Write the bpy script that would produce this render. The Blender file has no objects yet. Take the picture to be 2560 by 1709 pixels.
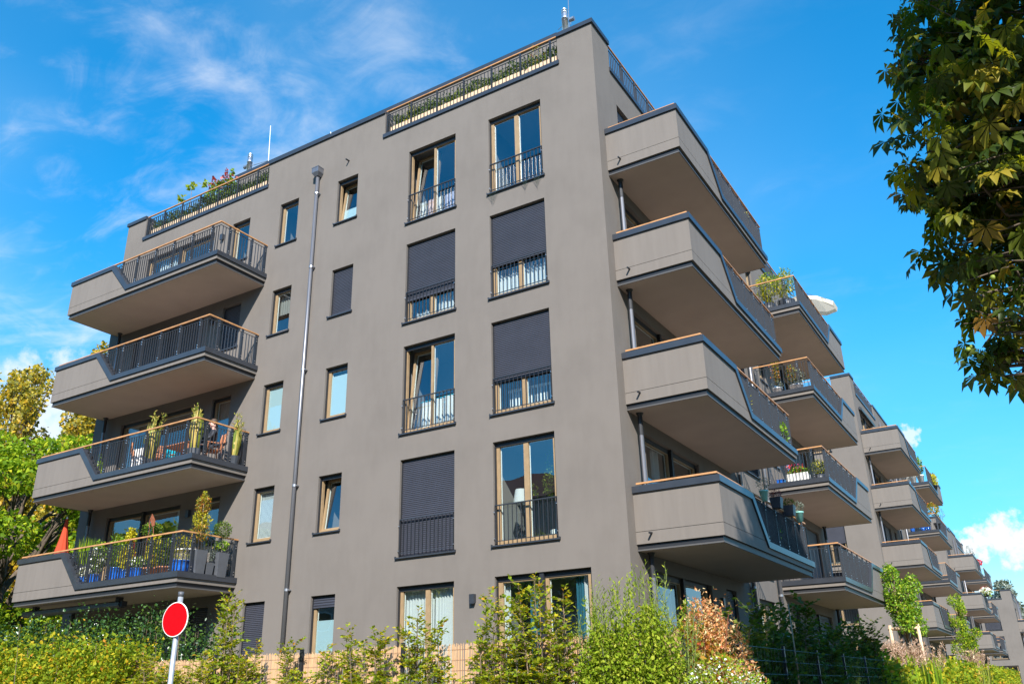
import bpy, math, random
import numpy as np
from mathutils import Matrix, Vector

# ------------------------------------------------------------------ camera, sky, sun, exposure
scene = bpy.context.scene
CAM = (7.0275, -16.0354, 0.8318)
YAW, PIT, ROL = 0.5421, 0.3925, -0.0241
def cam_basis():
    cy, sy = math.cos(YAW), math.sin(YAW)
    f = Vector((-sy*math.cos(PIT), cy*math.cos(PIT), math.sin(PIT)))
    r = Vector((cy, sy, 0)); u = r.cross(f)
    return r*math.cos(ROL)+u*math.sin(ROL), -r*math.sin(ROL)+u*math.cos(ROL), f
_r, _u, _f = cam_basis()
camd = bpy.data.cameras.new('camera')
camd.sensor_width = 36.0
camd.lens = 2131.91*36.0/2560.0
camd.clip_start = 0.1
camd.clip_end = 5000
cam = bpy.data.objects.new('camera', camd)
scene.collection.objects.link(cam)
cam.matrix_world = Matrix(((_r.x, _u.x, -_f.x, CAM[0]), (_r.y, _u.y, -_f.y, CAM[1]), (_r.z, _u.z, -_f.z, CAM[2]), (0, 0, 0, 1)))
scene.camera = cam

SUN_TO = Vector((0.70, -1.12, 1.0)).normalized()      # from the scene towards the sun
sun_el = math.asin(SUN_TO.z)
sund = bpy.data.lights.new('sun', 'SUN')
sund.energy = 5.0
sund.angle = math.radians(0.53)
sund.color = (1.0, 0.955, 0.89)
sun = bpy.data.objects.new('sun', sund)
scene.collection.objects.link(sun)
sun.rotation_euler = SUN_TO.to_track_quat('Z', 'Y').to_euler()
sun.location = (20, -30, 30)

world = bpy.data.worlds.new('World')
scene.world = world
world.use_nodes = True
def build_world():
    nt = world.node_tree; N = nt.nodes; L = nt.links
    N.clear()
    out = N.new('ShaderNodeOutputWorld'); bg = N.new('ShaderNodeBackground')
    sky = N.new('ShaderNodeTexSky'); sky.sky_type = 'NISHITA'; sky.sun_disc = False
    sky.sun_elevation = sun_el
    sky.sun_rotation = math.atan2(SUN_TO.x, SUN_TO.y)
    sky.altitude = 60; sky.air_density = 1.0; sky.dust_density = 0.35; sky.ozone_density = 2.2
    hs = N.new('ShaderNodeHueSaturation'); hs.inputs['Saturation'].default_value = SKY_SAT
    hs.inputs['Hue'].default_value = SKY_HUE
    hs.inputs['Value'].default_value = 1.0
    L.new(sky.outputs[0], hs.inputs['Color'])
    tc = N.new('ShaderNodeTexCoord')
    sep = N.new('ShaderNodeSeparateXYZ'); L.new(tc.outputs['Generated'], sep.inputs[0])
    def m(op, a, b=None, c=None):
        n = N.new('ShaderNodeMath'); n.operation = op
        for i, v in enumerate((a, b, c)):
            if v is None: continue
            if isinstance(v, (int, float)): n.inputs[i].default_value = v
            else: L.new(v, n.inputs[i])
        return n.outputs[0]
    zz = m('ADD', m('MAXIMUM', sep.outputs[2], 0.0), 0.18)
    px = m('DIVIDE', sep.outputs[0], zz); py = m('DIVIDE', sep.outputs[1], zz)
    cmb = N.new('ShaderNodeCombineXYZ'); L.new(px, cmb.inputs[0]); L.new(py, cmb.inputs[1])
    def noise(scale, loc, rot, stretch, detail, rough, dist):
        mp = N.new('ShaderNodeMapping'); mp.inputs['Location'].default_value = loc
        mp.inputs['Rotation'].default_value = (0, 0, rot); mp.inputs['Scale'].default_value = stretch
        L.new(cmb.outputs[0], mp.inputs[0])
        n = N.new('ShaderNodeTexNoise'); n.inputs['Scale'].default_value = scale
        n.inputs['Detail'].default_value = detail; n.inputs['Roughness'].default_value = rough
        n.inputs['Distortion'].default_value = dist
        L.new(mp.outputs[0], n.inputs['Vector']); return n.outputs[0]
    def ramp(v, a, b):
        n = N.new('ShaderNodeMapRange'); n.interpolation_type = 'SMOOTHSTEP'
        n.inputs['From Min'].default_value = a; n.inputs['From Max'].default_value = b
        L.new(v, n.inputs['Value']); return n.outputs[0]
    def dotdir(d):
        n = N.new('ShaderNodeVectorMath'); n.operation = 'DOT_PRODUCT'; n.inputs[1].default_value = d
        L.new(tc.outputs['Generated'], n.inputs[0]); return n.outputs['Value']
    big = noise(1.1, (5.6, 4.1, 0), 0.5, (1, 1, 1), 3, 0.5, 0.3)
    wisp = noise(2.1, (2.4, 6.3, 0), -0.5, (1.0, 1.5, 1), 7, 0.56, 0.5)
    fine = noise(7.0, (1.3, 8.2, 0), -0.5, (1.0, 1.5, 1), 6, 0.62, 0.9)
    west = ramp(dotdir((-0.93, 0.37, 0.0)), 0.30, 0.97)           # cloudier towards the west
    veil = m('MULTIPLY', ramp(big, 0.34, 0.74), m('ADD', m('MULTIPLY', west, 0.40), 0.02))
    w1 = m('MULTIPLY', ramp(m('ADD', m('MULTIPLY', wisp, 0.7), m('MULTIPLY', fine, 0.3)), 0.47, 0.76), m('ADD', m('MULTIPLY', west, 0.8), 0.03))
    # low cumulus banks over the horizon
    cum = noise(3.4, (4.4, 9.1, 2.0), 0.0, (1, 1, 1), 8, 0.55, 0.2)
    tcn = N.new('ShaderNodeTexNoise'); tcn.inputs['Scale'].default_value = 26.0; tcn.inputs['Detail'].default_value = 7
    tcn.inputs['Roughness'].default_value = 0.52
    L.new(tc.outputs['Generated'], tcn.inputs['Vector'])
    def puff(d, size, amt):
        dd = m('SUBTRACT', 1.0, dotdir(d))
        tn = N.new('ShaderNodeTexNoise'); tn.inputs['Scale'].default_value = 1.7/math.sqrt(2*size); tn.inputs['Detail'].default_value = 8; tn.inputs['Roughness'].default_value = 0.6
        L.new(tc.outputs['Generated'], tn.inputs['Vector'])
        v = m('ADD', m('MULTIPLY', dd, -1.0/size), m('MULTIPLY', m('SUBTRACT', tn.outputs[0], 0.5), 3.6))
        return m('MULTIPLY', ramp(v, -1.05, -0.15), amt)
    # a paler band of air towards the horizon
    pale = N.new('ShaderNodeMixRGB'); pale.inputs[2].default_value = (*HORIZON, 1)
    L.new(m('MULTIPLY', m('POWER', m('SUBTRACT', 1.0, m('MAXIMUM', sep.outputs[2], 0.0)), 4.4), HORIZON_AMT), pale.inputs[0])
    L.new(hs.outputs[0], pale.inputs[1])
    vm = N.new('ShaderNodeMixRGB'); vm.inputs[2].default_value = (*VEIL, 1); L.new(veil, vm.inputs[0]); L.new(pale.outputs[0], vm.inputs[1])
    total = w1
    for d, s, a in PUFFS: total = m('MAXIMUM', total, puff(d, s, a))
    total = m('MINIMUM', total, 0.96)
    mix = N.new('ShaderNodeMixRGB'); mix.inputs[2].default_value = (*CLOUD, 1)
    L.new(total, mix.inputs[0]); L.new(vm.outputs[0], mix.inputs[1])
    L.new(mix.outputs[0], bg.inputs['Color']); bg.inputs['Strength'].default_value = SKY_STR
    L.new(bg.outputs[0], out.inputs['Surface'])
def dir_of(u, v):       # direction of a photograph pixel (2560 x 1709)
    d = _f + _r*((u-1280)/2131.91) + _u*((854.5-v)/2131.91)
    return tuple(d.normalized())
SKY_STR, SKY_SAT, SKY_HUE = 0.150, 1.95, 0.491
HORIZON, HORIZON_AMT = (1.7, 2.45, 3.2), 1.0
CLOUD = (3.5, 3.6, 3.75)
VEIL = (2.2, 3.2, 3.8)
PUFFS = [(dir_of(2505, 1345), 0.00042, 0.95), (dir_of(2440, 1362), 0.0002, 0.95), (dir_of(2555, 1375), 0.00025, 0.85), (dir_of(2272, 1088), 0.00008, 0.7), (dir_of(60, 1080), 0.003, 0.8), (dir_of(150, 1010), 0.0016, 0.7)]
build_world()
scene.view_settings.view_transform = 'Standard'
scene.view_settings.look = 'None'
scene.view_settings.exposure = 1.0
scene.view_settings.gamma = 1.0
scene.view_settings.use_curve_mapping = False
scene.render.engine = 'CYCLES'
scene.cycles.max_bounces = 8
scene.cycles.transparent_max_bounces = 12
scene.cycles.use_denoising = True

# ------------------------------------------------------------------ helpers
COL = scene.collection
class MB:
    """collects simple shapes; .mesh() makes one mesh of them"""
    def __init__(s): s.v = []; s.f = []
    def add(s, vs, fs):
        o = len(s.v); s.v += [tuple(p) for p in vs]; s.f += [tuple(i+o for i in f) for f in fs]; return s
    def box(s, x0, x1, y0, y1, z0, z1):
        return s.add([(x0,y0,z0),(x1,y0,z0),(x1,y1,z0),(x0,y1,z0),(x0,y0,z1),(x1,y0,z1),(x1,y1,z1),(x0,y1,z1)],
                     [(0,3,2,1),(4,5,6,7),(0,1,5,4),(1,2,6,5),(2,3,7,6),(3,0,4,7)])
    def quad(s, *p): return s.add(p, [tuple(range(len(p)))])
    def tube(s, path, rad, n=8, caps=True):
        path = [Vector(p) for p in path]
        if isinstance(rad, (int, float)): rad = [rad]*len(path)
        rings = []; up = Vector((0.31, 0.17, 0.93))
        for i, p in enumerate(path):
            a = path[max(i-1, 0)]; b = path[min(i+1, len(path)-1)]
            t = (b-a).normalized()
            x = t.cross(up)
            if x.length < 1e-3: x = t.cross(Vector((1, 0, 0)))
            x.normalize(); y = t.cross(x)
            rings.append([p + (x*math.cos(2*math.pi*j/n)+y*math.sin(2*math.pi*j/n))*rad[i] for j in range(n)])
        vs = [q for r in rings for q in r]; fs = []
        for i in range(len(path)-1):
            for j in range(n):
                k = (j+1) % n
                fs.append((i*n+j, i*n+k, (i+1)*n+k, (i+1)*n+j))
        if caps:
            fs.append(tuple(range(n-1, -1, -1))); fs.append(tuple((len(path)-1)*n+j for j in range(n)))
        return s.add(vs, fs)
    def lathe(s, prof, n=16, c=(0,0,0)):
        vs = []; fs = []
        for r, z in prof:
            for j in range(n):
                a = 2*math.pi*j/n; vs.append((c[0]+r*math.cos(a), c[1]+r*math.sin(a), c[2]+z))
        for i in range(len(prof)-1):
            for j in range(n):
                k = (j+1) % n; fs.append((i*n+j, i*n+k, (i+1)*n+k, (i+1)*n+j))
        return s.add(vs, fs)
    def prism_y(s, poly, y0, y1):     # polygon in x,z extruded along y
        n = len(poly)
        vs = [(x, y0, z) for x, z in poly]+[(x, y1, z) for x, z in poly]
        fs = [tuple(range(n)), tuple(range(2*n-1, n-1, -1))]
        fs += [((i+1) % n, i, n+i, n+(i+1) % n) for i in range(n)]
        return s.add(vs, fs)
    def prism_x(s, poly, x0, x1):     # polygon in y,z extruded along x
        n = len(poly)
        vs = [(x0, y, z) for y, z in poly]+[(x1, y, z) for y, z in poly]
        fs = [tuple(range(n-1, -1, -1)), tuple(range(n, 2*n))]
        fs += [(i, (i+1) % n, n+(i+1) % n, n+i) for i in range(n)]
        return s.add(vs, fs)
    def flipx(s, L):
        s.v = [(L-x, y, z) for x, y, z in s.v]; s.f = [tuple(reversed(f)) for f in s.f]; return s
    def mesh(s, name, smooth=False):
        me = bpy.data.meshes.new(name); me.from_pydata(s.v, [], s.f); me.update()
        if smooth: me.polygons.foreach_set('use_smooth', [True]*len(me.polygons))
        return me
CACHE = {}
def cached(key, fn):
    if key not in CACHE: CACHE[key] = fn()
    return CACHE[key]
def link(name, me, mat=None, parent=None, loc=(0,0,0), rz=0.0, rx=0.0):
    o = bpy.data.objects.new(name, me); COL.objects.link(o)
    if me is not None and mat is not None and not me.materials: me.materials.append(M[mat] if isinstance(mat, str) else mat)
    if parent is not None: o.parent = parent
    o.location = loc; o.rotation_euler = (rx, 0, rz)
    return o
def tag(o, label=None, cat=None, group=None, kind=None):
    if label: o['label'] = label
    if cat: o['category'] = cat
    if group: o['group'] = group
    if kind: o['kind'] = kind
    return o
def thing(name, label, cat, loc=(0,0,0), rz=0.0, group=None):
    return tag(link(name, None, None, None, loc, rz), label, cat, group)
def copy_tree(o, parent=None):
    c = o.copy(); COL.objects.link(c); c.parent = parent
    for ch in list(o.children): copy_tree(ch, c)
    return c

# ------------------------------------------------------------------ materials
M = {}
def new_mat(name):
    m = bpy.data.materials.new(name); m.use_nodes = True
    nt = m.node_tree; nt.nodes.clear()
    out = nt.nodes.new('ShaderNodeOutputMaterial')
    return m, nt, nt.nodes, nt.links, out
def pmat(name, col, rough=0.6, metal=0.0, var=0.0, vscale=4.0, bump=0.0, bscale=60.0, spec=0.5, detail=4, streak=None, col2=None, coat=0.0):
    m, nt, N, L, out = new_mat(name)
    p = N.new('ShaderNodeBsdfPrincipled'); p.inputs['Roughness'].default_value = rough
    p.inputs['Metallic'].default_value = metal; p.inputs['Specular IOR Level'].default_value = spec
    p.inputs['Coat Weight'].default_value = coat
    tc = N.new('ShaderNodeTexCoord')
    if var or col2:
        n = N.new('ShaderNodeTexNoise'); n.inputs['Scale'].default_value = vscale; n.inputs['Detail'].default_value = detail
        src = tc.outputs['Object']
        if streak:
            mp = N.new('ShaderNodeMapping'); mp.inputs['Scale'].default_value = streak
            L.new(src, mp.inputs[0]); src = mp.outputs[0]
        L.new(src, n.inputs['Vector'])
        r = N.new('ShaderNodeValToRGB'); r.color_ramp.elements[0].position = 0.3; r.color_ramp.elements[1].position = 0.7
        a = col2 if col2 else tuple(c*(1-var) for c in col)
        b = col if col2 else tuple(min(1, c*(1+var)) for c in col)
        r.color_ramp.elements[0].color = (*a, 1); r.color_ramp.elements[1].color = (*b, 1)
        L.new(n.outputs[0], r.inputs[0]); L.new(r.outputs[0], p.inputs['Base Color'])
    else:
        p.inputs['Base Color'].default_value = (*col, 1)
    if bump:
        b = N.new('ShaderNodeBump'); b.inputs['Strength'].default_value = bump; b.inputs['Distance'].default_value = 0.01
        n2 = N.new('ShaderNodeTexNoise'); n2.inputs['Scale'].default_value = bscale; n2.inputs['Detail'].default_value = 5
        L.new(tc.outputs['Object'], n2.inputs['Vector']); L.new(n2.outputs[0], b.inputs['Height']); L.new(b.outputs[0], p.inputs['Normal'])
    L.new(p.outputs[0], out.inputs[0]); M[name] = m
    return m
def stucco(name, col, var):
    m, nt, N, L, out = new_mat(name)
    p = N.new('ShaderNodeBsdfPrincipled'); p.inputs['Roughness'].default_value = 0.92; p.inputs['Specular IOR Level'].default_value = 0.2
    g = N.new('ShaderNodeNewGeometry')
    def nz(sc, det, rough, stretch=(1,1,1)):
        mp = N.new('ShaderNodeMapping'); mp.inputs['Scale'].default_value = stretch
        L.new(g.outputs['Position'], mp.inputs[0])
        n = N.new('ShaderNodeTexNoise'); n.inputs['Scale'].default_value = sc; n.inputs['Detail'].default_value = det; n.inputs['Roughness'].default_value = rough
        L.new(mp.outputs[0], n.inputs['Vector']); return n.outputs[0]
    a = nz(0.55, 5, 0.6); b = nz(5.0, 4, 0.55, (1, 1, 0.25)); c = nz(130.0, 2, 0.5)
    mixv = N.new('ShaderNodeMath'); mixv.operation = 'MULTIPLY_ADD'; mixv.inputs[1].default_value = 0.45
    L.new(b, mixv.inputs[0]); L.new(a, mixv.inputs[2])
    mv2 = N.new('ShaderNodeMath'); mv2.operation = 'MULTIPLY_ADD'; mv2.inputs[1].default_value = 0.35
    L.new(c, mv2.inputs[0]); L.new(mixv.outputs[0], mv2.inputs[2])
    r = N.new('ShaderNodeValToRGB'); r.color_ramp.elements[0].position = 0.62; r.color_ramp.elements[1].position = 1.12
    r.color_ramp.elements[0].position = 0.6; r.color_ramp.elements[1].position = 1.0
    r.color_ramp.elements[0].color = (*[x*(1-var) for x in col], 1); r.color_ramp.elements[1].color = (*[x*(1+var) for x in col], 1)
    L.new(mv2.outputs[0], r.inputs[0]); L.new(r.outputs[0], p.inputs['Base Color'])
    bp = N.new('ShaderNodeBump'); bp.inputs['Strength'].default_value = 0.35; bp.inputs['Distance'].default_value = 0.004
    L.new(c, bp.inputs['Height'])
    bp2 = N.new('ShaderNodeBump'); bp2.inputs['Strength'].default_value = 0.25; bp2.inputs['Distance'].default_value = 0.012
    L.new(nz(3.0, 3, 0.5), bp2.inputs['Height']); L.new(bp.outputs[0], bp2.inputs['Normal'])
    L.new(bp2.outputs[0], p.inputs['Normal'])
    L.new(p.outputs[0], out.inputs[0]); M[name] = m
def glass(name, ior, tint=(0.86, 0.93, 0.92)):
    m, nt, N, L, out = new_mat(name)
    tr = N.new('ShaderNodeBsdfTransparent'); tr.inputs[0].default_value = (*tint, 1)
    gl = N.new('ShaderNodeBsdfGlossy'); gl.inputs['Roughness'].default_value = 0.0; gl.inputs[0].default_value = (0.95, 0.97, 1, 1)
    g = N.new('ShaderNodeNewGeometry')
    def mm(op, a, b):
        q = N.new('ShaderNodeMath'); q.operation = op
        for i, v in enumerate((a, b)):
            if isinstance(v, (int, float)): q.inputs[i].default_value = v
            else: L.new(v, q.inputs[i])
        return q.outputs[0]
    dt = N.new('ShaderNodeVectorMath'); dt.operation = 'DOT_PRODUCT'
    L.new(g.outputs['Normal'], dt.inputs[0]); L.new(g.outputs['Incoming'], dt.inputs[1])
    fac = mm('ADD', mm('MULTIPLY', mm('POWER', mm('SUBTRACT', 1.0, mm('ABSOLUTE', dt.outputs['Value'], 0.0)), 4.0), 0.95-ior), ior)   # double pane, both faces alike
    n = N.new('ShaderNodeTexNoise'); n.inputs['Scale'].default_value = 1.3; n.inputs['Detail'].default_value = 1
    L.new(g.outputs['Position'], n.inputs['Vector'])
    b = N.new('ShaderNodeBump'); b.inputs['Strength'].default_value = 0.06; b.inputs['Distance'].default_value = 0.05
    L.new(n.outputs[0], b.inputs['Height']); L.new(b.outputs[0], gl.inputs['Normal'])
    mx = N.new('ShaderNodeMixShader'); L.new(fac, mx.inputs[0]); L.new(tr.outputs[0], mx.inputs[1]); L.new(gl.outputs[0], mx.inputs[2])
    L.new(mx.outputs[0], out.inputs[0]); M[name] = m
def leafmat(name, cols, trans=0.35, rough=0.45, spec=0.4, tint=(1.25, 1.15, 0.5)):
    """cols: ramp of leaf colours over the per-leaf random value"""
    m, nt, N, L, out = new_mat(name)
    at = N.new('ShaderNodeAttribute'); at.attribute_name = 'rnd'
    r = N.new('ShaderNodeValToRGB'); e = r.color_ramp.elements
    while len(e) < len(cols): e.new(0.5)
    for i, (pos, c) in enumerate(cols): e[i].position = pos; e[i].color = (*c, 1)
    L.new(at.outputs['Fac'], r.inputs[0])
    p = N.new('ShaderNodeBsdfPrincipled'); p.inputs['Roughness'].default_value = rough; p.inputs['Specular IOR Level'].default_value = spec
    L.new(r.outputs[0], p.inputs['Base Color'])
    t = N.new('ShaderNodeBsdfTranslucent')
    mul = N.new('ShaderNodeMixRGB'); mul.blend_type = 'MULTIPLY'; mul.inputs[0].default_value = 1; mul.inputs[2].default_value = (*tint, 1)
    L.new(r.outputs[0], mul.inputs[1]); L.new(mul.outputs[0], t.inputs[0])
    mx = N.new('ShaderNodeMixShader'); mx.inputs[0].default_value = trans
    L.new(p.outputs[0], mx.inputs[1]); L.new(t.outputs[0], mx.inputs[2]); L.new(mx.outputs[0], out.inputs[0])
    M[name] = m
def clothmat(name, col, trans=0.35, var=0.08):
    m, nt, N, L, out = new_mat(name)
    d = N.new('ShaderNodeBsdfDiffuse'); t = N.new('ShaderNodeBsdfTranslucent')
    d.inputs[0].default_value = (*col, 1); t.inputs[0].default_value = (*col, 1)
    mx = N.new('ShaderNodeMixShader'); mx.inputs[0].default_value = trans
    L.new(d.outputs[0], mx.inputs[1]); L.new(t.outputs[0], mx.inputs[2]); L.new(mx.outputs[0], out.inputs[0]); M[name] = m

stucco('stucco', (0.147, 0.130, 0.115), 0.085)
pmat('panel', (0.162, 0.142, 0.124), 0.75, var=0.06, vscale=2.2, bump=0.06, bscale=25, spec=0.25, streak=(3, 3, 0.35))
pmat('soffit', (0.44, 0.355, 0.30), 0.85, var=0.05, vscale=1.2, bump=0.05, bscale=40, spec=0.2)
pmat('edge', (0.075, 0.072, 0.07), 0.6, var=0.05)
pmat('anthracite', (0.030, 0.034, 0.042), 0.33, var=0.12, vscale=3, spec=0.6)
pmat('dark_trim', (0.016, 0.017, 0.020), 0.5, var=0.1, vscale=6)
pmat('rail_metal', (0.026, 0.029, 0.035), 0.42, var=0.1, vscale=8)
pmat('steel', (0.80, 0.81, 0.83), 0.36, metal=1.0, var=0.08, vscale=6)
pmat('zinc', (0.34, 0.35, 0.37), 0.38, metal=0.75, var=0.12, vscale=3, streak=(6, 6, 0.5))
pmat('drain', (0.19, 0.19, 0.205), 0.40, metal=0.6, var=0.1, vscale=3, streak=(5, 5, 0.4))
pmat('hand_wood', (0.40, 0.20, 0.08), 0.5, var=0.25, vscale=5, streak=(1, 1, 1), spec=0.35)
pmat('frame_wood', (0.27, 0.185, 0.10), 0.5, var=0.1, vscale=7, spec=0.35)
pmat('white_frame', (0.72, 0.74, 0.72), 0.5, var=0.03)
pmat('shutter', (0.040, 0.042, 0.055), 0.5, var=0.08, vscale=2.5)
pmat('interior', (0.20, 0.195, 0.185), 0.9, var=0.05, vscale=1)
pmat('roof_gravel', (0.30, 0.29, 0.27), 0.95, var=0.25, vscale=30, bump=0.4, bscale=60)
clothmat('curtain_white', (0.72, 0.74, 0.74), 0.35)
clothmat('curtain_teal', (0.04, 0.15, 0.21), 0.2)
clothmat('film', (0.52, 0.68, 0.72), 0.35)
clothmat('linen', (0.78, 0.77, 0.75), 0.3)
clothmat('linen_pink', (0.72, 0.52, 0.50), 0.3)
clothmat('linen_lilac', (0.42, 0.42, 0.58), 0.3)
glass('glass', 0.17)

# ------------------------------------------------------------------ building
H = 3.0
WW = 18.862            # building width and depth
ZT, ZS = 3.2148, 3.2016   # window heads on the ground floor
def floor_z(k): return 0.885+H*k
BAL_Z = 3.6123
BL, BP = 7.12, 1.855
DECK = 0.22

def wall_mesh(key, length, openings, notches, ztop, x_from=0.0, reveal=0.2):
    """sheet in x,z at y=0 facing -y, with openings, their reveals and notches in the parapet"""
    def fn():
        mb = MB(); z0, z1 = 0.0, ztop
        xs = sorted(set([x_from, length]+[a for o in openings for a in o[:2]]+[a for n in notches for a in n[:2]]))
        zs = sorted(set([z0, z1]+[a for o in openings for a in o[2:4]]+[n[2] for n in notches]+[0.0]))
        def hole(x, z):
            return any(o[0] < x < o[1] and o[2] < z < o[3] for o in openings) or any(n[0] < x < n[1] and z > n[2] for n in notches)
        for i in range(len(xs)-1):
            run = None
            for j in range(len(zs)-1):
                xm, zm = (xs[i]+xs[i+1])/2, (zs[j]+zs[j+1])/2
                if hole(xm, zm): continue
                mb.quad((xs[i], 0, zs[j]), (xs[i+1], 0, zs[j]), (xs[i+1], 0, zs[j+1]), (xs[i], 0, zs[j+1]))
        for a, b, c, d in openings:
            r = reveal
            mb.quad((a, 0, c), (a, r, c), (a, r, d), (a, 0, d)); mb.quad((b, 0, d), (b, r, d), (b, r, c), (b, 0, c))
            mb.quad((a, 0, d), (a, r, d), (b, r, d), (b, 0, d)); mb.quad((a, 0, c), (b, 0, c), (b, r, c), (a, r, c))
        # back of the parapet and the ends of the notches
        t = 0.34; zp = 16.0 if ztop > 16 else ztop-1.0
        px = sorted(set([x_from+t, length-t]+[a for n in notches for a in n[:2]]))
        for i in range(len(px)-1):
            xm = (px[i]+px[i+1])/2; top = ztop
            for n in notches:
                if n[0] < xm < n[1]: top = n[2]
            mb.quad((px[i+1], t, zp), (px[i], t, zp), (px[i], t, top), (px[i+1], t, top))
        for a, b, c in notches:
            mb.quad((a, 0, c), (a, t, c), (a, t, ztop), (a, 0, ztop)); mb.quad((b, 0, ztop), (b, t, ztop), (b, t, c), (b, 0, c))
            mb.quad((a, 0, c), (b, 0, c), (b, t, c), (a, t, c))
        me = mb.mesh('wall'); return me
    return cached(key, fn)

def shutter_mesh(w, h):
    def fn():
        mb = MB(); p = 0.046; n = max(2, int(h/p)); p = h/n
        vs = []; fs = []
        prof = []
        for i in range(n):
            z = h-i*p
            prof += [(0.010, z), (0.0, z-0.20*p), (-0.004, z-0.5*p), (0.0, z-0.82*p), (0.010, z-0.97*p)]
        for y, z in prof: vs += [(0, y, z), (w, y, z)]
        for i in range(len(prof)-1): fs.append((2*i+1, 2*i, 2*i+2, 2*i+3))
        mb.add(vs, fs); mb.box(0, w, -0.008, 0.014, -0.045, 0.0)
        return mb.mesh('roller_shutter')
    return cached(('sh', round(w, 3), round(h, 3)), fn)
def curtain_mesh(w, h, seed, amp=0.035, folds=9.0, scal=0.0, top=0.0):
    def fn():
        rng = random.Random(seed); mb = MB(); n = 72; rows = 6
        ph = rng.random()*6; vs = []
        for j in range(rows+1):
            for i in range(n+1):
                t = i/n; z = h*j/rows
                if scal and j == rows: z -= scal*abs(math.sin(t*math.pi*2.0+ph))
                y = amp*math.sin(t*folds*2*math.pi+ph+0.8*math.sin(t*9+ph))*(1.1-0.35*j/rows)+0.01*math.sin(t*47)
                vs.append((w*t, y, z))
        fs = [(j*(n+1)+i, j*(n+1)+i+1, (j+1)*(n+1)+i+1, (j+1)*(n+1)+i) for j in range(rows) for i in range(n)]
        mb.add(vs, fs); return mb.mesh('curtain', True)
    return cached(('cu', round(w, 3), round(h, 3), seed, amp, folds, scal), fn)

def frame_ring(mb, x0, x1, z0, z1, wd, y0, y1):
    mb.box(x0, x0+wd, y0, y1, z0, z1); mb.box(x1-wd, x1, y0, y1, z0, z1)
    mb.box(x0+wd, x1-wd, y0, y1, z0, z0+wd); mb.box(x0+wd, x1-wd, y0, y1, z1-wd, z1)

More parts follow.
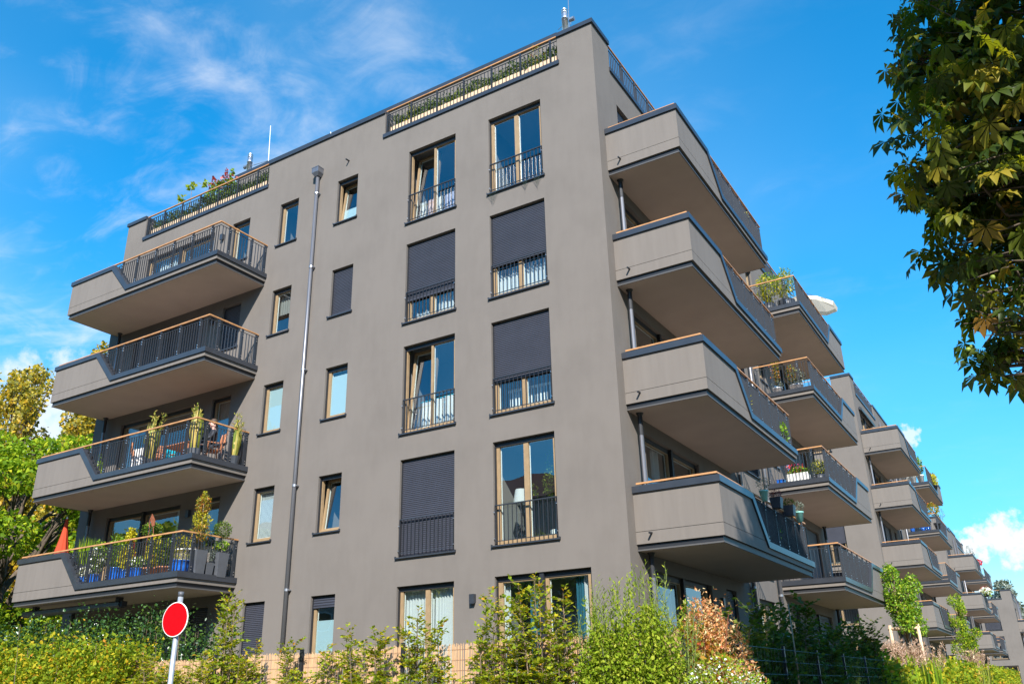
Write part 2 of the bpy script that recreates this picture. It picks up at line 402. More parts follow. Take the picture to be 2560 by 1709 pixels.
def make_window(b, side, a0, a1, z0, z1, style='single', shutter=0.0, sill=True, rail=False, tilt=None,
                curtain=None, film=0.0, room=1.6, margin=0.18, bars_single=False, blind=0.0, awning=False, simple=False):
    """one window with its frame, panes, sill and what hangs in it; side: 'f' front wall, 's' side wall"""
    w, h = a1-a0, z1-z0
    loc = (a0, 0, z0) if side == 'f' else (0, a0, z0)
    rz = 0.0 if side == 'f' else math.pi/2
    kk = (round(w, 3), round(h, 3), style)
    F0, F1 = 0.115, 0.195
    def fr():
        mb = MB(); frame_ring(mb, 0.0, w, 0.0, h, 0.055, F0, F1)
        if style == 'slide': mb.box(w*0.49-0.03, w*0.49+0.045, F0+0.01, F1, 0.055, h-0.055)
        return mb.mesh('window')
    win = link('window', cached(('wf',)+kk, fr), 'frame_wood', b, loc, rz)
    # sashes and panes
    if style == 'single': parts = [(0.045, w-0.045)]
    elif style == 'double': parts = [(0.045, w/2), (w/2+0.001, w-0.045)]
    else: parts = [(0.05, w*0.49-0.032), (w*0.49+0.047, w-0.05)]
    for i, (x0, x1) in enumerate(parts):
        sw = x1-x0; sh = h-0.09; bw = 0.062 if style != 'slide' else 0.085
        def sf():
            mb = MB(); frame_ring(mb, 0, sw, 0, sh, bw, -0.032, 0.028); return mb.mesh('sash')
        def wf():
            mb = MB(); frame_ring(mb, 0.012, sw-0.012, 0.012, sh-0.012, bw, 0.029, 0.05); return mb.mesh('inner_sash')
        def pf(): return MB().quad((bw-.005, 0, bw-.005), (sw-bw+.005, 0, bw-.005), (sw-bw+.005, 0, sh-bw+.005), (bw-.005, 0, sh-bw+.005)).mesh('pane')
        rx = -math.radians(6.5) if tilt == i else 0.0
        l2 = (x0, 0.15+(0.045 if tilt == i else 0), 0.045)
        link('sash', cached(('sf', round(sw, 3), round(sh, 3), bw), sf), 'frame_wood', win, l2, 0, rx)
        link('pane', cached(('pf', round(sw, 3), round(sh, 3), bw), pf), 'glass', win, l2, 0, rx)
        if not simple:
            link('inner_sash', cached(('iw', round(sw, 3), round(sh, 3), bw), wf), 'white_frame', win, l2, 0, rx)
        if film:
            def ff(): return MB().quad((bw, 0.012, bw), (sw-bw, 0.012, bw), (sw-bw, 0.012, bw+(sh-2*bw)*film), (bw, 0.012, bw+(sh-2*bw)*film)).mesh('frosted_film')
            link('frosted_film', cached(('ff', round(sw, 3), round(sh, 3), film), ff), 'film', win, l2, 0, rx)
    if style == 'slide':
        link('mullion', cached(('mul', round(h, 3)), lambda: MB().box(-0.05, 0.05, 0.03, 0.113, 0.0, h).mesh('mullion')), 'dark_trim', win, (w*0.49+0.005, 0, 0))
    # shutter guides and the box under the lintel
    def gf():
        mb = MB(); mb.box(0.002, 0.03, 0.062, 0.112, 0.0, h-0.085); mb.box(w-0.03, w-0.002, 0.062, 0.112, 0.0, h-0.085)
        mb.box(0.002, w-0.002, 0.100, 0.112, h-0.105, h-0.004); return mb.mesh('shutter_guide')
    link('shutter_guide', cached(('gd',)+kk, gf), 'dark_trim', win)
    if shutter > 0:
        hs = (h-0.06)*shutter
        link('roller_shutter', shutter_mesh(w-0.064, hs), 'shutter', win, (0.032, 0.083, h-0.06-hs))
    if sill:
        def sl():
            mb = MB()
            mb.prism_x([(-0.055, -0.045), (0.11, -0.03), (0.11, 0.005), (-0.055, -0.012)], -0.035, w+0.035)
            mb.box(-0.052, -0.036, -0.062, 0.0-0.002, -0.048, 0.012); mb.box(w+0.036, w+0.052, -0.062, -0.002, -0.048, 0.012)
            return mb.mesh('sill')
        link('sill', cached(('sill', round(w, 3)), sl), 'anthracite', win)
    if rail:
        hr = 0.87; x0, x1 = 0.03, w-0.02; y = 0.012
        def rf():
            mb = MB(); mb.box(x0, x1, y-0.018, y+0.018, hr-0.012, hr+0.012); mb.box(x0+0.026, x1-0.026, y-0.010, y+0.010, 0.075, 0.09)
            for xa in (x0, x1-0.012): mb.box(xa, xa+0.012, y-0.024, y+0.024, 0.03, hr-0.0125)
            return mb.mesh('rail_frame')
        link('rail_frame', cached(('rf', round(w, 3)), rf), 'rail_metal', win)
        def bf():
            mb = MB()
            for xa in (x0-0.012, x1+0.004):
                for z in (0.14, 0.72): mb.tube([(xa, y-0.03, z), (xa+0.012, y-0.03, z)], 0.013, 6); mb.tube([(xa+0.004, y-0.045, z), (xa+0.004, y-0.02, z)], 0.009, 6)
            return mb.mesh('rail_bolt')
        tag(link('rail_bolt', cached(('rb', round(w, 3)), bf), 'steel', win), kind='stuff')
        nb = 13; step = (x1-x0)/(nb+1)
        if bars_single:
            me = cached('fbar', lambda: MB().box(-0.004, 0.004, -0.014, 0.014, 0.0905, hr-0.0125).mesh('bar'))
            for i in range(nb): link('bar', me, 'rail_metal', win, (x0+step*(i+1), y, 0))
        else:
            def jb():
                mb = MB()
                for i in range(nb):
                    xx = x0+step*(i+1); mb.box(xx-0.004, xx+0.004, y-0.014, y+0.014, 0.0905, hr-0.0125)
                return mb.mesh('bar_row')
            tag(link('bar_row', cached(('jb', round(w, 3)), jb), 'rail_metal', win), kind='stuff')
    # room behind
    def rm():
        mb = MB(); x0, x1, za, zb, y0, y1 = -margin, w+margin, -0.05, h+0.12, 0.2, 0.2+room
        mb.quad((x0, y1, za), (x1, y1, za), (x1, y1, zb), (x0, y1, zb)); mb.quad((x0, y0, za), (x0, y1, za), (x0, y1, zb), (x0, y0, zb))
        mb.quad((x1, y1, za), (x1, y0, za), (x1, y0, zb), (x1, y1, zb)); mb.quad((x0, y0, zb), (x0, y1, zb), (x1, y1, zb), (x1, y0, zb))
        mb.quad((x0, y0, za), (x1, y0, za), (x1, y1, za), (x0, y1, za))
        mb.quad((x0, y0, za), (0, y0, za), (0, y0, zb), (x0, y0, zb)); mb.quad((w, y0, za), (x1, y0, za), (x1, y0, zb), (w, y0, zb))
        mb.quad((0, y0, za), (w, y0, za), (w, y0, 0), (0, y0, 0)); mb.quad((0, y0, h), (w, y0, h), (w, y0, zb), (0, y0, zb))
        return mb.mesh('room')
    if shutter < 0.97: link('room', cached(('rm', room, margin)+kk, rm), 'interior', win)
    for c in (curtain or []):
        x0, x1, za, zb, mat, amp, folds, scal, seed = c
        link('curtain', curtain_mesh((x1-x0)*w, (zb-za)*h, seed, amp, folds, scal), mat, win, (x0*w, 0.30, za*h))
    if blind:
        def vb():
            mb = MB(); n = int(h*blind/0.03)
            for i in range(n): z = h-0.1-i*0.03; mb.quad((0.1, 0.235, z), (w-0.1, 0.235, z), (w-0.1, 0.217, z-0.024), (0.1, 0.217, z-0.024))
            return mb.mesh('venetian_blind')
        link('venetian_blind', cached(('vb', round(blind, 2))+kk, vb), 'curtain_white', win)
    return win

# ---- balcony: local x along the wall from the corner end, -y outwards, z from the lower edge of the fascia
def bal_meshes(flip):
    def fn():
        R = {}
        def done(mb, name, smooth=False):
            if flip: mb.flipx(BL)
            return mb.mesh(name, smooth)
        T = 0.15
        # parapet panels: upper panel, lower band with a recessed joint between them
        mb = MB()
        mb.prism_y([(0, 0.002), (BL, 0.002), (BL, 0.115), (2.985, 0.115), (2.95, 0.246), (0, 0.246)], -BP, -BP+T)     # lower band
        mb.box(0, T, -BP+T, -0.002, 0.002, 0.246); mb.box(BL-T, BL, -BP+T, -0.002, 0.002, 0.115)
        R['band'] = done(mb, 'fascia_band')
        mb = MB()
        mb.prism_y([(0, 0.256), (2.94, 0.256), (2.115, 1.06), (0, 1.06)], -BP, -BP+T)
        mb.box(0, T, -BP+T, -0.002, 0.256, 1.06)
        R['panel'] = done(mb, 'parapet_panel')
        mb = MB()      # recessed joint
        mb.box(0.012, 2.9, -BP+0.012, -BP+0.1, 0.244, 0.258); mb.box(0.012, 0.1, -BP+0.1, -0.002, 0.244, 0.258)
        mb.box(0.05, BL-0.05, -BP+0.05, -BP+0.1, -0.098, 0.0); mb.box(0.05, 0.1, -BP+0.1, -0.002, -0.098, 0.0); mb.box(BL-0.1, BL-0.05, -BP+0.1, -0.002, -0.098, 0.0)
        R['trim'] = done(mb, 'shadow_gap')
        mb = MB(); mb.box(0.035, BL-0.035, -BP+0.035, -BP+0.055, -0.128, -0.099); mb.box(0.035, 0.055, -BP+0.0552, -0.002, -0.128, -0.099); mb.box(BL-0.055, BL-0.035, -BP+0.0552, -0.002, -0.128, -0.099)
        R['edge'] = done(mb, 'soffit_edge')
        mb = MB(); mb.box(0.056, BL-0.056, -BP+0.056, -0.002, -0.126, -0.099)
        R['soffit'] = done(mb, 'soffit')
        mb = MB(); mb.box(T, BL-T, -BP+T, -0.002, -0.098, DECK)
        R['deck'] = done(mb, 'deck')
        # coping
        O, I = -BP-0.042, -BP+T+0.03
        mb = MB()
        top = [(-0.042, 1.19), (2.205, 1.19), (3.075, 0.255), (BL+0.042, 0.255)]
        bot = [(BL+0.042, 0.115), (2.985, 0.115), (2.115, 1.05), (-0.042, 1.05)]
        # split into convex pieces
        mb.prism_y([top[0], top[1], bot[2], bot[3]][::-1], O, I)
        mb.prism_y([top[1], top[2], bot[1], bot[2]][::-1], O, I)
        mb.prism_y([top[2], top[3], bot[0], bot[1]][::-1], O, I)
        mb.box(-0.042, T+0.03, I, -0.002, 1.05, 1.19); mb.box(BL-T-0.03, BL+0.042, I, -0.002, 0.115, 0.255)
        R['coping'] = done(mb, 'coping')
        # wooden handrail on three sides, mitred
        hz0, hz1 = 1.235, 1.272; hw = 0.026; yc = -BP+0.055; xa, xb = 0.06, BL-0.055
        mb = MB()
        def rail(pts):
            outer = []; inner = []
            vs = []; fs = []
            for (x, y), (nx, ny) in pts:
                vs += [(x+nx*hw, y+ny*hw, hz0), (x-nx*hw, y-ny*hw, hz0), (x-nx*hw*.75, y-ny*hw*.75, hz1), (x+nx*hw*.75, y+ny*hw*.75, hz1)]
            for i in range(len(pts)-1):
                a, b = 4*i, 4*i+4
                for j in range(4): fs.append((a+j, b+j, b+(j+1) % 4, a+(j+1) % 4))
            fs += [(0, 1, 2, 3), (len(vs)-1, len(vs)-2, len(vs)-3, len(vs)-4)]
            mb.add(vs, fs)
        rail([((xa, -0.07), (-1, 0)), ((xa, yc), (-1, -1)), ((xb, yc), (1, -1)), ((xb, -0.02), (1, 0))])
        R['handrail'] = done(mb, 'handrail')
        # flat bars of the open part and the brackets on the solid part
        R['top_bar'] = done(MB().box(2.33, xb+0.012, yc-0.012, yc+0.012, 1.135, 1.145).box(xb-0.012, xb+0.012, yc+0.012, -0.06, 1.1352, 1.1448), 'top_bar')
        R['bottom_bar'] = done(MB().box(3.16, xb+0.012, yc-0.012, yc+0.012, 0.275, 0.283).box(xb-0.012, xb+0.012, yc+0.012, -0.06, 0.2752, 0.2828), 'bottom_bar')
        R['bracket'] = MB().box(-0.007, 0.007, -0.007, 0.007, 1.185, 1.2345).mesh('bracket')
        R['brackets'] = [((BL-s) if flip else s, y) for s, y in [(s, yc) for s in (0.35, 0.95, 1.55, 2.1)]+[(xa, -d) for d in (0.3, 0.8, 1.3)]]
        posts = [(s, yc, 0) for s in (2.56, 3.31, 4.17, 5.01, 5.86, 6.71)]+[(xb, -1.46, 1), (xb, -0.60, 1), (xb, -0.085, 1)]
        for o in (0, 1):
            mb = MB()
            for e in (-0.026, 0.014):
                if o == 0: mb.box(e, e+0.012, -0.022, 0.022, 0.23, 1.2345)
                else: mb.box(-0.022, 0.022, e, e+0.012, 0.23, 1.2345)
            R['post%d' % o] = mb.mesh('post')
            mb = MB()
            for z in (0.33, 0.40, 1.02, 1.09):
                c = -0.036
                if o == 0: mb.tube([(0.0, c, z), (0.0, -0.020, z)], 0.014, 6)
                else: mb.tube([(-c, 0.0, z), (0.020, 0.0, z)], 0.014, 6)
            if flip and o == 1: pass
            R['bolt%d' % o] = mb.mesh('bolt')
        R['posts'] = [((BL-s) if flip else s, y, o) for s, y, o in posts]
        bars = []
        def clear(x, ps): return all(abs(x-p) > 0.05 for p in ps)
        s = 2.38; ps = [p[0] for p in posts if p[2] == 0]
        while s < xb-0.05:
            if clear(s, ps):
                zb = 0.283 if s > 3.12 else 0.255+(3.075-s)/0.87*0.935+0.02
                if zb < 1.1: bars.append((s, yc, zb, 0))
            s += 0.105
        d = 0.14; ps = [-p[1] for p in posts if p[2] == 1]
        while d < BP-0.1:
            if clear(d, ps): bars.append((xb, -d, 0.283, 1))
            d += 0.105
        R['bars'] = [((BL-s) if flip else s, y, z, o) for s, y, z, o in bars]
        mb = MB()
        for s, y, z, o in bars:
            e, f = (0.004, 0.015) if o == 0 else (0.015, 0.004)
            mb.box(s-e, s+e, y-f, y+f, z, 1.1345)
        R['bar_row'] = done(mb, 'bar_row')
        mb = MB()
        for s, y, o in R['posts']:
            for e in (-0.026, 0.014):
                if o == 0: mb.box(s+e, s+e+0.012, y-0.022, y+0.022, 0.23, 1.2345)
                else: mb.box(s-0.022, s+0.022, y+e, y+e+0.012, 0.23, 1.2345)
        R['post_row'] = mb.mesh('post_row')
        mb = MB(); mb.tube([(-0.13, -0.352, 0.19), (0.02, -0.352, 0.205)], 0.022, 8)
        R['spout'] = done(mb, 'spout')
        mb = MB(); mb.tube([(BL-0.22, -0.12, 0.255), (BL-0.02, -0.03, 0.30), (BL-0.0, -0.02, 1.0)], 0.012, 6)
        # drain pipe under the slab, near the corner end
        mb = MB(); mb.tube([(0.37, -0.15, -2.76), (0.37, -0.15, -0.62)], 0.048, 12)
        R['pipe'] = done(mb, 'drain_pipe', False)
        mb = MB(); mb.tube([(0.37, -0.15, -0.625), (0.37, -0.15, -0.19), (0.37, -0.15, -0.129)], [0.054, 0.054, 0.085], 12)
        R['pipe_head'] = done(mb, 'drain_head')
        return R
    return cached(('bal', flip), fn)
ROOF_PIPE = {}
def make_balcony(b, side, start, z, flip, detail=2, pipe=True):
    R = bal_meshes(flip)
    loc = (start, 0, z) if side == 'f' else (0, start, z)
    rz = 0.0 if side == 'f' else math.pi/2
    bal = link('balcony', R['band'], 'panel', b, loc, rz)
    link('parapet_panel', R['panel'], 'panel', bal); link('shadow_gap', R['trim'], 'dark_trim', bal)
    link('soffit', R['soffit'], 'soffit', bal); link('soffit_edge', R['edge'], 'edge', bal); link('deck', R['deck'], 'soffit', bal); link('coping', R['coping'], 'anthracite', bal)
    link('handrail', R['handrail'], 'hand_wood', bal); link('top_bar', R['top_bar'], 'rail_metal', bal); link('bottom_bar', R['bottom_bar'], 'rail_metal', bal)
    if detail >= 1:
        for x, y in R['brackets']: link('bracket', R['bracket'], 'rail_metal', bal, (x, y, 0))
    link('spout', R['spout'], 'dark_trim', bal)
    if pipe: link('drain_pipe', R['pipe'], 'drain', bal); link('drain_head', R['pipe_head'], 'dark_trim', bal)
    if detail >= 1:
        for s, y, o in R['posts']:
            link('post', R['post%d' % o], 'rail_metal', bal, (s, y, 0))
            flipbolt = (flip and o == 1)
            tag(link('bolt', R['bolt%d' % o], 'steel', bal, (s, y, 0), math.pi if flipbolt else 0.0), kind='stuff')
    else:
        tag(link('post_row', R['post_row'], 'rail_metal', bal), kind='stuff')
    if detail >= 2:
        for s, y, zb, o in R['bars']:
            e, f = (0.004, 0.015) if o == 0 else (0.015, 0.004)
            me = cached(('bb', round(zb, 3), o), lambda: MB().box(-e, e, -f, f, zb, 1.1345).mesh('bar'))
            link('bar', me, 'rail_metal', bal, (s, y, 0))
    else:
        tag(link('bar_row', R['bar_row'], 'rail_metal', bal), kind='stuff')
    return bal

def make_building(label, off, nf=5, main=False, x_left=-WW, plain_back=True):
    """nf storeys; building local frame: corner of front and side wall at the origin"""
    b = thing('apartment_building', label, 'building', off, 0.0, None if main else 'apartment blocks receding behind the front block')
    ztop = 17.0-3.0*(5-nf)
    C0, C1, C2, C3, C4 = (-13.1246, -12.319), (-10.978, -10.192), (-8.597, -7.801), (-5.907, -4.2875), (-3.2127, -1.597)
    LD = (-17.42, -13.98)
    SD, SS, SF, SS2, SD2 = (1.27, 4.75), (5.85, 6.65), (8.70, 10.30), (12.2, 13.0), (14.11, 17.59)
    fo = []; so = []
    for k in range(nf):
        zf = floor_z(k)
        for c in ((C0, C1, C2) if main else ()): fo.append((*c, zf+0.86, ZS+H*k))
        for c in ((C3, C4) if main else (C4,)):
            c = (c[0], -0.8788) if (k == 0 and c is C4) else c
            fo.append((*c, zf, ZT+H*k))
        if main: fo.append((*LD, zf, 3.175+H*k))
        for c in (SS, SS2): so.append((*c, zf+0.86, ZS+H*k))
        for c in (SD, SF, SD2): so.append((*c, zf, 3.18+H*k))
    zn = ztop-0.88
    fn_ = [(-17.84, -11.66, zn), (-6.84, -1.02, zn)] if main else [(-6.84, -1.02, zn)]
    sn = [(1.0, 6.85, zn), (12.0, 17.85, zn)]
    x0 = x_left
    link('wall', wall_mesh(('wf', nf, main), 0.0, fo, fn_, ztop-0.05, x0), 'stucco', b)
    link('wall', wall_mesh(('ws', nf), WW, so, sn, ztop-0.05, 0.0), 'stucco', b, rz=math.pi/2)
    def back():
        mb = MB(); z = ztop-0.05
        mb.quad((x0, WW, 0), (x0, 0, 0), (x0, 0, z), (x0, WW, z)); mb.quad((0, WW, 0), (x0, WW, 0), (x0, WW, z), (0, WW, z))
        return mb.mesh('wall')
    link('wall', cached(('bk', nf, x0), back), 'stucco', b)
    link('roof', cached(('rf', nf, x0), lambda: MB().quad((x0+.02, .02, ztop-1.0), (-.02, .02, ztop-1.0), (-.02, WW-.02, ztop-1.0), (x0+.02, WW-.02, ztop-1.0)).mesh('roof')), 'roof_gravel', b)
    # parapet coping: runs between the notches, lower copings in the notches
    def cop(mb, a, c, z, axis, t0=-0.05, t1=0.38, hh=0.125):
        if axis == 'f': mb.box(a, c, t0, t1, z-hh+0.07, z+0.07)
        else: mb.box(-t1, -t0, a, c, z-hh+0.07, z+0.07)
    def cp():
        mb = MB(); z = ztop-0.0
        fx = [x0-0.05]+[v for n in fn_ for v in n[:2]]+[0.05]
        for i in range(0, len(fx), 2): cop(mb, fx[i], fx[i+1], z, 'f')
        for n in fn_: cop(mb, n[0]-0.04, n[1]+0.04, n[2]+0.0, 'f', -0.046, 0.376)
        sx = [0.381]+[v for n in sn for v in n[:2]]+[WW+0.05]
        for i in range(0, len(sx), 2): cop(mb, sx[i], sx[i+1], z, 's')
        for n in sn: cop(mb, n[0]-0.04, n[1]+0.04, n[2]+0.0, 's', -0.046, 0.376)
        mb.box(x0-0.05, x0+0.34, 0.385, WW, z-0.055, z+0.07); mb.box(x0+0.345, -0.385, WW-0.34, WW+0.05, z-0.055, z+0.07)
        return mb.mesh('roof_coping')
    link('roof_coping', cached(('cp', nf, main, x0), cp), 'anthracite', b)
    # railings in the notches
    for ax, ns in (('f', fn_), ('s', sn)):
        for n in ns:
            wd = n[1]-n[0]
            def rl():
                mb = MB(); mb.box(0.01, wd-0.01, 0.03, 0.075, 0.90, 0.935); return mb.mesh('handrail')
            def rb():
                mb = MB(); mb.box(0.01, wd-0.01, 0.04, 0.064, 0.775, 0.785); mb.box(0.01, wd-0.01, 0.04, 0.064, 0.11, 0.118)
                return mb.mesh('roof_railing')
            def bars():
                mb = MB(); nb = int(wd/0.115)
                for i in range(1, nb):
                    if i % 8 == 0: continue
                    x = wd*i/nb; mb.box(x-.004, x+.004, 0.037, 0.067, 0.1185, 0.7745)
                return mb.mesh('bar_row')
            l = (n[0], 0, n[2]) if ax == 'f' else (0, n[0], n[2])
            r = link('roof_railing', cached(('rrb', round(wd, 2)), rb), 'rail_metal', b, l, 0 if ax == 'f' else math.pi/2)
            link('handrail', cached(('rrl', round(wd, 2)), rl), 'hand_wood', r)
            tag(link('bar_row', cached(('rrs', round(wd, 2)), bars), 'rail_metal', r), kind='stuff')
            nb = int(wd/0.115)
            pm = cached('rpost', lambda: MB().box(-0.022, -0.010, 0.03, 0.074, 0.0715, 0.8995).box(0.010, 0.022, 0.03, 0.074, 0.0715, 0.8995).mesh('post'))
            for i in list(range(0, nb+1, 8)):
                link('post', pm, 'rail_metal', r, (min(max(wd*i/nb, 0.04), wd-0.04), 0, 0))
    # balconies
    nb = nf-1
    for k in range(nb):
        z = BAL_Z+H*k
        if main: make_balcony(b, 'f', -18.46, z, False, 2)
        make_balcony(b, 's', 0.365, z, False, 1 if main else 0)
        make_balcony(b, 's', 11.31, z, True, 1 if main else 0)
    return b, dict(C0=C0, C1=C1, C2=C2, C3=C3, C4=C4, LD=LD, SD=SD, SS=SS, SF=SF, SS2=SS2, SD2=SD2, ztop=ztop)
# ------------------------------------------------------------------ the front block and its windows
B1, G = make_building('large grey plastered apartment block with stacked balconies, nearest to the camera', (0, 0, 0), 5, True)
def crt(x0, x1, za, zb, mat='curtain_white', amp=0.03, folds=8, scal=0.0, seed=1): return (x0, x1, za, zb, mat, amp, folds, scal, seed)
def W(col, k, **kw):
    c = G[col]; zf = floor_z(k)
    if col in ('C0', 'C1', 'C2'): return make_window(B1, 'f', c[0], c[1], zf+0.86, ZS+H*k, 'single', **kw)
    if col == 'C4' and k == 0: return make_window(B1, 'f', c[0], -0.8788, zf, ZT, 'slide', **kw)
    if col == 'LD': return make_window(B1, 'f', c[0], c[1], zf, 3.175+H*k, 'slide', sill=False, **kw)
    return make_window(B1, 'f', c[0], c[1], zf, ZT+H*k, 'double', **kw)
# right pair of tall windows
W('C4', 4, rail=True, bars_single=True)
W('C4', 3, rail=True, bars_single=True, shutter=0.60, curtain=[crt(0.04, 0.50, 0.02, 0.34, folds=7, scal=0.25, seed=2), crt(0.50, 0.97, 0.02, 0.36, folds=7, scal=0.3, seed=3)])
W('C4', 2, rail=True, bars_single=True, shutter=0.635)
wc41 = W('C4', 1, rail=True, bars_single=True, room=1.9)
W('C4', 0, room=1.2, margin=0.02, sill=False, curtain=[crt(0.30, 0.44, 0.0, 0.93, 'curtain_teal', 0.04, 5, 0, 5), crt(0.02, 0.10, 0.0, 0.95, 'curtain_white', 0.04, 2, 0, 6), crt(0.86, 0.99, 0.0, 0.96, 'curtain_white', 0.05, 4, 0, 7), crt(0.78, 0.86, 0.0, 0.96, 'curtain_teal', 0.05, 3, 0, 8)])
W('C3', 4, rail=True, bars_single=True, tilt=0)
W('C3', 3, rail=True, bars_single=True, shutter=0.70, curtain=[crt(0.1, 0.48, 0.02, 0.16, folds=6, scal=0.2, seed=9), crt(0.55, 0.97, 0.02, 0.34, folds=7, scal=0.35, seed=10)])
W('C3', 2, rail=True, bars_single=True, tilt=0)
W('C3', 1, rail=True, bars_single=True, shutter=1.0)
W('C3', 0, sill=False, curtain=[crt(0.03, 0.53, 0.0, 0.97, folds=9, seed=11), crt(0.55, 0.98, 0.0, 0.97, folds=8, seed=12)])
# narrow windows
W('C2', 4, tilt=0, film=0.34); W('C2', 3, shutter=0.94); W('C2', 2, film=0.9); W('C2', 1, tilt=0); W('C2', 0, shutter=0.13, film=0.62)
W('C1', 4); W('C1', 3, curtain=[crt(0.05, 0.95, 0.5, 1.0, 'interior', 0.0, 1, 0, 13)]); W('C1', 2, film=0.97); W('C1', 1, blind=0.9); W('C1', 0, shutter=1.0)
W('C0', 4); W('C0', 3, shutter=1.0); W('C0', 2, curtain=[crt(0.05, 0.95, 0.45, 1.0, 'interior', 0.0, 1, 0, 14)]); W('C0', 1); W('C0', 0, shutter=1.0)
W('LD', 4, curtain=[crt(0.1, 0.4, 0, 0.95, seed=15, folds=6)]); W('LD', 3, shutter=0.72); W('LD', 2, curtain=[crt(0.04, 0.14, 0, 0.95, seed=16, folds=3)]); W('LD', 1, curtain=[crt(0.86, 0.97, 0, 0.95, seed=17, folds=3)]); W('LD', 0, shutter=0.97)
# side wall
def WS(col, k, b=None, **kw):
    b = b or B1
    c = G[col]; zf = floor_z(k)
    if col in ('SS', 'SS2'): return make_window(b, 's', c[0], c[1], zf+0.86, ZS+H*k, 'single', room=0.5, **kw)
    if col == 'SF': return make_window(b, 's', c[0], c[1], zf, 3.18+H*k, 'double', room=0.7, rail=k > 0, **kw)
    return make_window(b, 's', c[0], c[1], zf, 3.18+H*k, 'slide', room=0.62, sill=False, margin=0.1, **kw)
for k in range(5):
    WS('SD', k, shutter=(0.0, 0.0, 0.0, 0.0, 0.12)[k], curtain=[crt(0.3, 0.42, 0, 0.96, seed=20+k, folds=3)] if k in (0, 1) else None)
    WS('SS', k, shutter=(0.97, 0.3, 0.0, 1.0, 0.0)[k])
    WS('SF', k, shutter=(0.0, 0.45, 0.0, 0.3, 0.0)[k])
    WS('SS2', k, shutter=(0.6, 1.0, 0.0, 0.0, 0.0)[k])
    WS('SD2', k, shutter=(0.75, 0.97, 0.3, 0.0, 0.0)[k])

# roof storey set back from the edge, flues and rods
def penthouse(b, x0, x1, y0, y1, z0, z1):
    pw = link('roof_storey', MB().box(x0, x1, y0, y1, z0, z1).mesh('roof_storey'), 'stucco', b)
    link('coping', MB().box(x0-0.06, x1+0.06, y0-0.06, y1+0.06, z1, z1+0.16).mesh('coping'), 'anthracite', pw)
penthouse(B1, -16.0, -2.15, 2.2, WW-2.2, 16.01, 19.16)
def flue(b, x, y, z0, z1, arm):
    mb = MB(); r = 0.10
    mb.lathe([(r, z0), (r, z1-0.42), (r*1.06, z1-0.42), (r*1.06, z1-0.36), (r, z1-0.36), (r, z1-0.22), (r*0.8, z1-0.22), (r*0.8, z1-0.19), (r, z1-0.19), (r, z1-0.13), (r*0.8, z1-0.13), (r*0.8, z1-0.1), (r, z1-0.1), (r*0.98, z1-0.05), (r*0.7, z1-0.01), (0, z1)], 18, (x, y, 0))
    f = link('flue', mb.mesh('flue', True), 'steel', b)
    mb = MB(); mb.tube([(x, y, z1-0.6), (x+arm, y+0.1, z1-0.62)], 0.012, 6); mb.tube([(x, y, z1-0.75), (x+arm, y+0.1, z1-0.77)], 0.012, 6)
    mb.tube([(x-0.28 if arm > 0 else x+0.17, y, z1-0.55), (x-0.10 if arm > 0 else x+0.33, y, z1-0.55)], 0.075, 10)
    mb.tube([(x+0.2, y, z1-0.75), (x+0.2, y, z1-0.48)], 0.012, 6)
    link('flue_bracket', mb.mesh('flue_bracket'), 'zinc', f)
flue(B1, -1.85-0.35, 3.0, 19.3, 20.98, -0.3)
flue(B1, -15.85, 2.6, 19.1, 20.52, 0.9)
link('lightning_rod', MB().tube([(-2.09, 3, 19.3), (-2.02, 3, 21.9)], [0.018, 0.012], 6).mesh('lightning_rod'), 'zinc', B1)
link('lightning_rod', MB().tube([(-15.0, 2.8, 19.2), (-15.12, 2.8, 21.65)], [0.018, 0.012], 6).mesh('lightning_rod'), 'white_frame', B1)
link('lightning_rod', MB().tube([(-9.15, 0.15, 17.07), (-9.2, 0.15, 17.33)], 0.012, 6).mesh('lightning_rod'), 'white_frame', B1)
# rainwater pipe with hopper head
px = -9.36
hp = MB()
def ring(x0, x1, y0, y1, z): return [(x0, y0, z), (x1, y0, z), (x1, y1, z), (x0, y1, z)]
rs = [ring(px-.135, px+.135, -.235, -.012, 15.86), ring(px-.135, px+.135, -.235, -.012, 15.70), ring(px-.07, px+.07, -.17, -.02, 15.59)]
hp.add(rs[0]+rs[1]+rs[2], [(3, 2, 1, 0), (8, 9, 10, 11)]+[(i*4+(j+1) % 4, i*4+j, (i+1)*4+j, (i+1)*4+(j+1) % 4) for i in range(2) for j in range(4)])
hp.box(px-.142, px+.142, -.242, -.006, 15.862, 15.885)
dp = link('rain_pipe', MB().tube([(px, -0.095, 0.2), (px, -0.095, 15.6)], 0.053, 14).mesh('rain_pipe', True), 'drain', B1)
link('hopper', hp.mesh('hopper'), 'drain', dp)
cl = cached('clamp', lambda: MB().tube([(0, 0, -0.03), (0, 0, 0.03)], 0.063, 12).box(0.04, 0.085, -0.02, 0.09, -0.015, 0.015).mesh('clamp'))
for z in (3.4, 6.05, 9.3, 12.5, 15.0): link('clamp', cl, 'zinc', dp, (px, -0.095, z))
# spouts high on the wall
link('spout', MB().tube([(-8.2, 0.02, 15.79), (-8.2, -0.14, 15.775)], 0.025, 8).mesh('spout'), 'dark_trim', B1)
# pipes on the side wall
for y in (7.95, 10.66):
    sp = link('rain_pipe', cached('spipe', lambda: MB().tube([(0.10, 0, 0.2), (0.10, 0, 16.2)], 0.05, 10).mesh('rain_pipe', True)), 'drain', B1, (0, y, 0))
    for z in (3.4, 6.2, 9.3, 12.4, 15.4): link('clamp', cl, 'zinc', sp, (0.10, 0, z), math.pi/2)
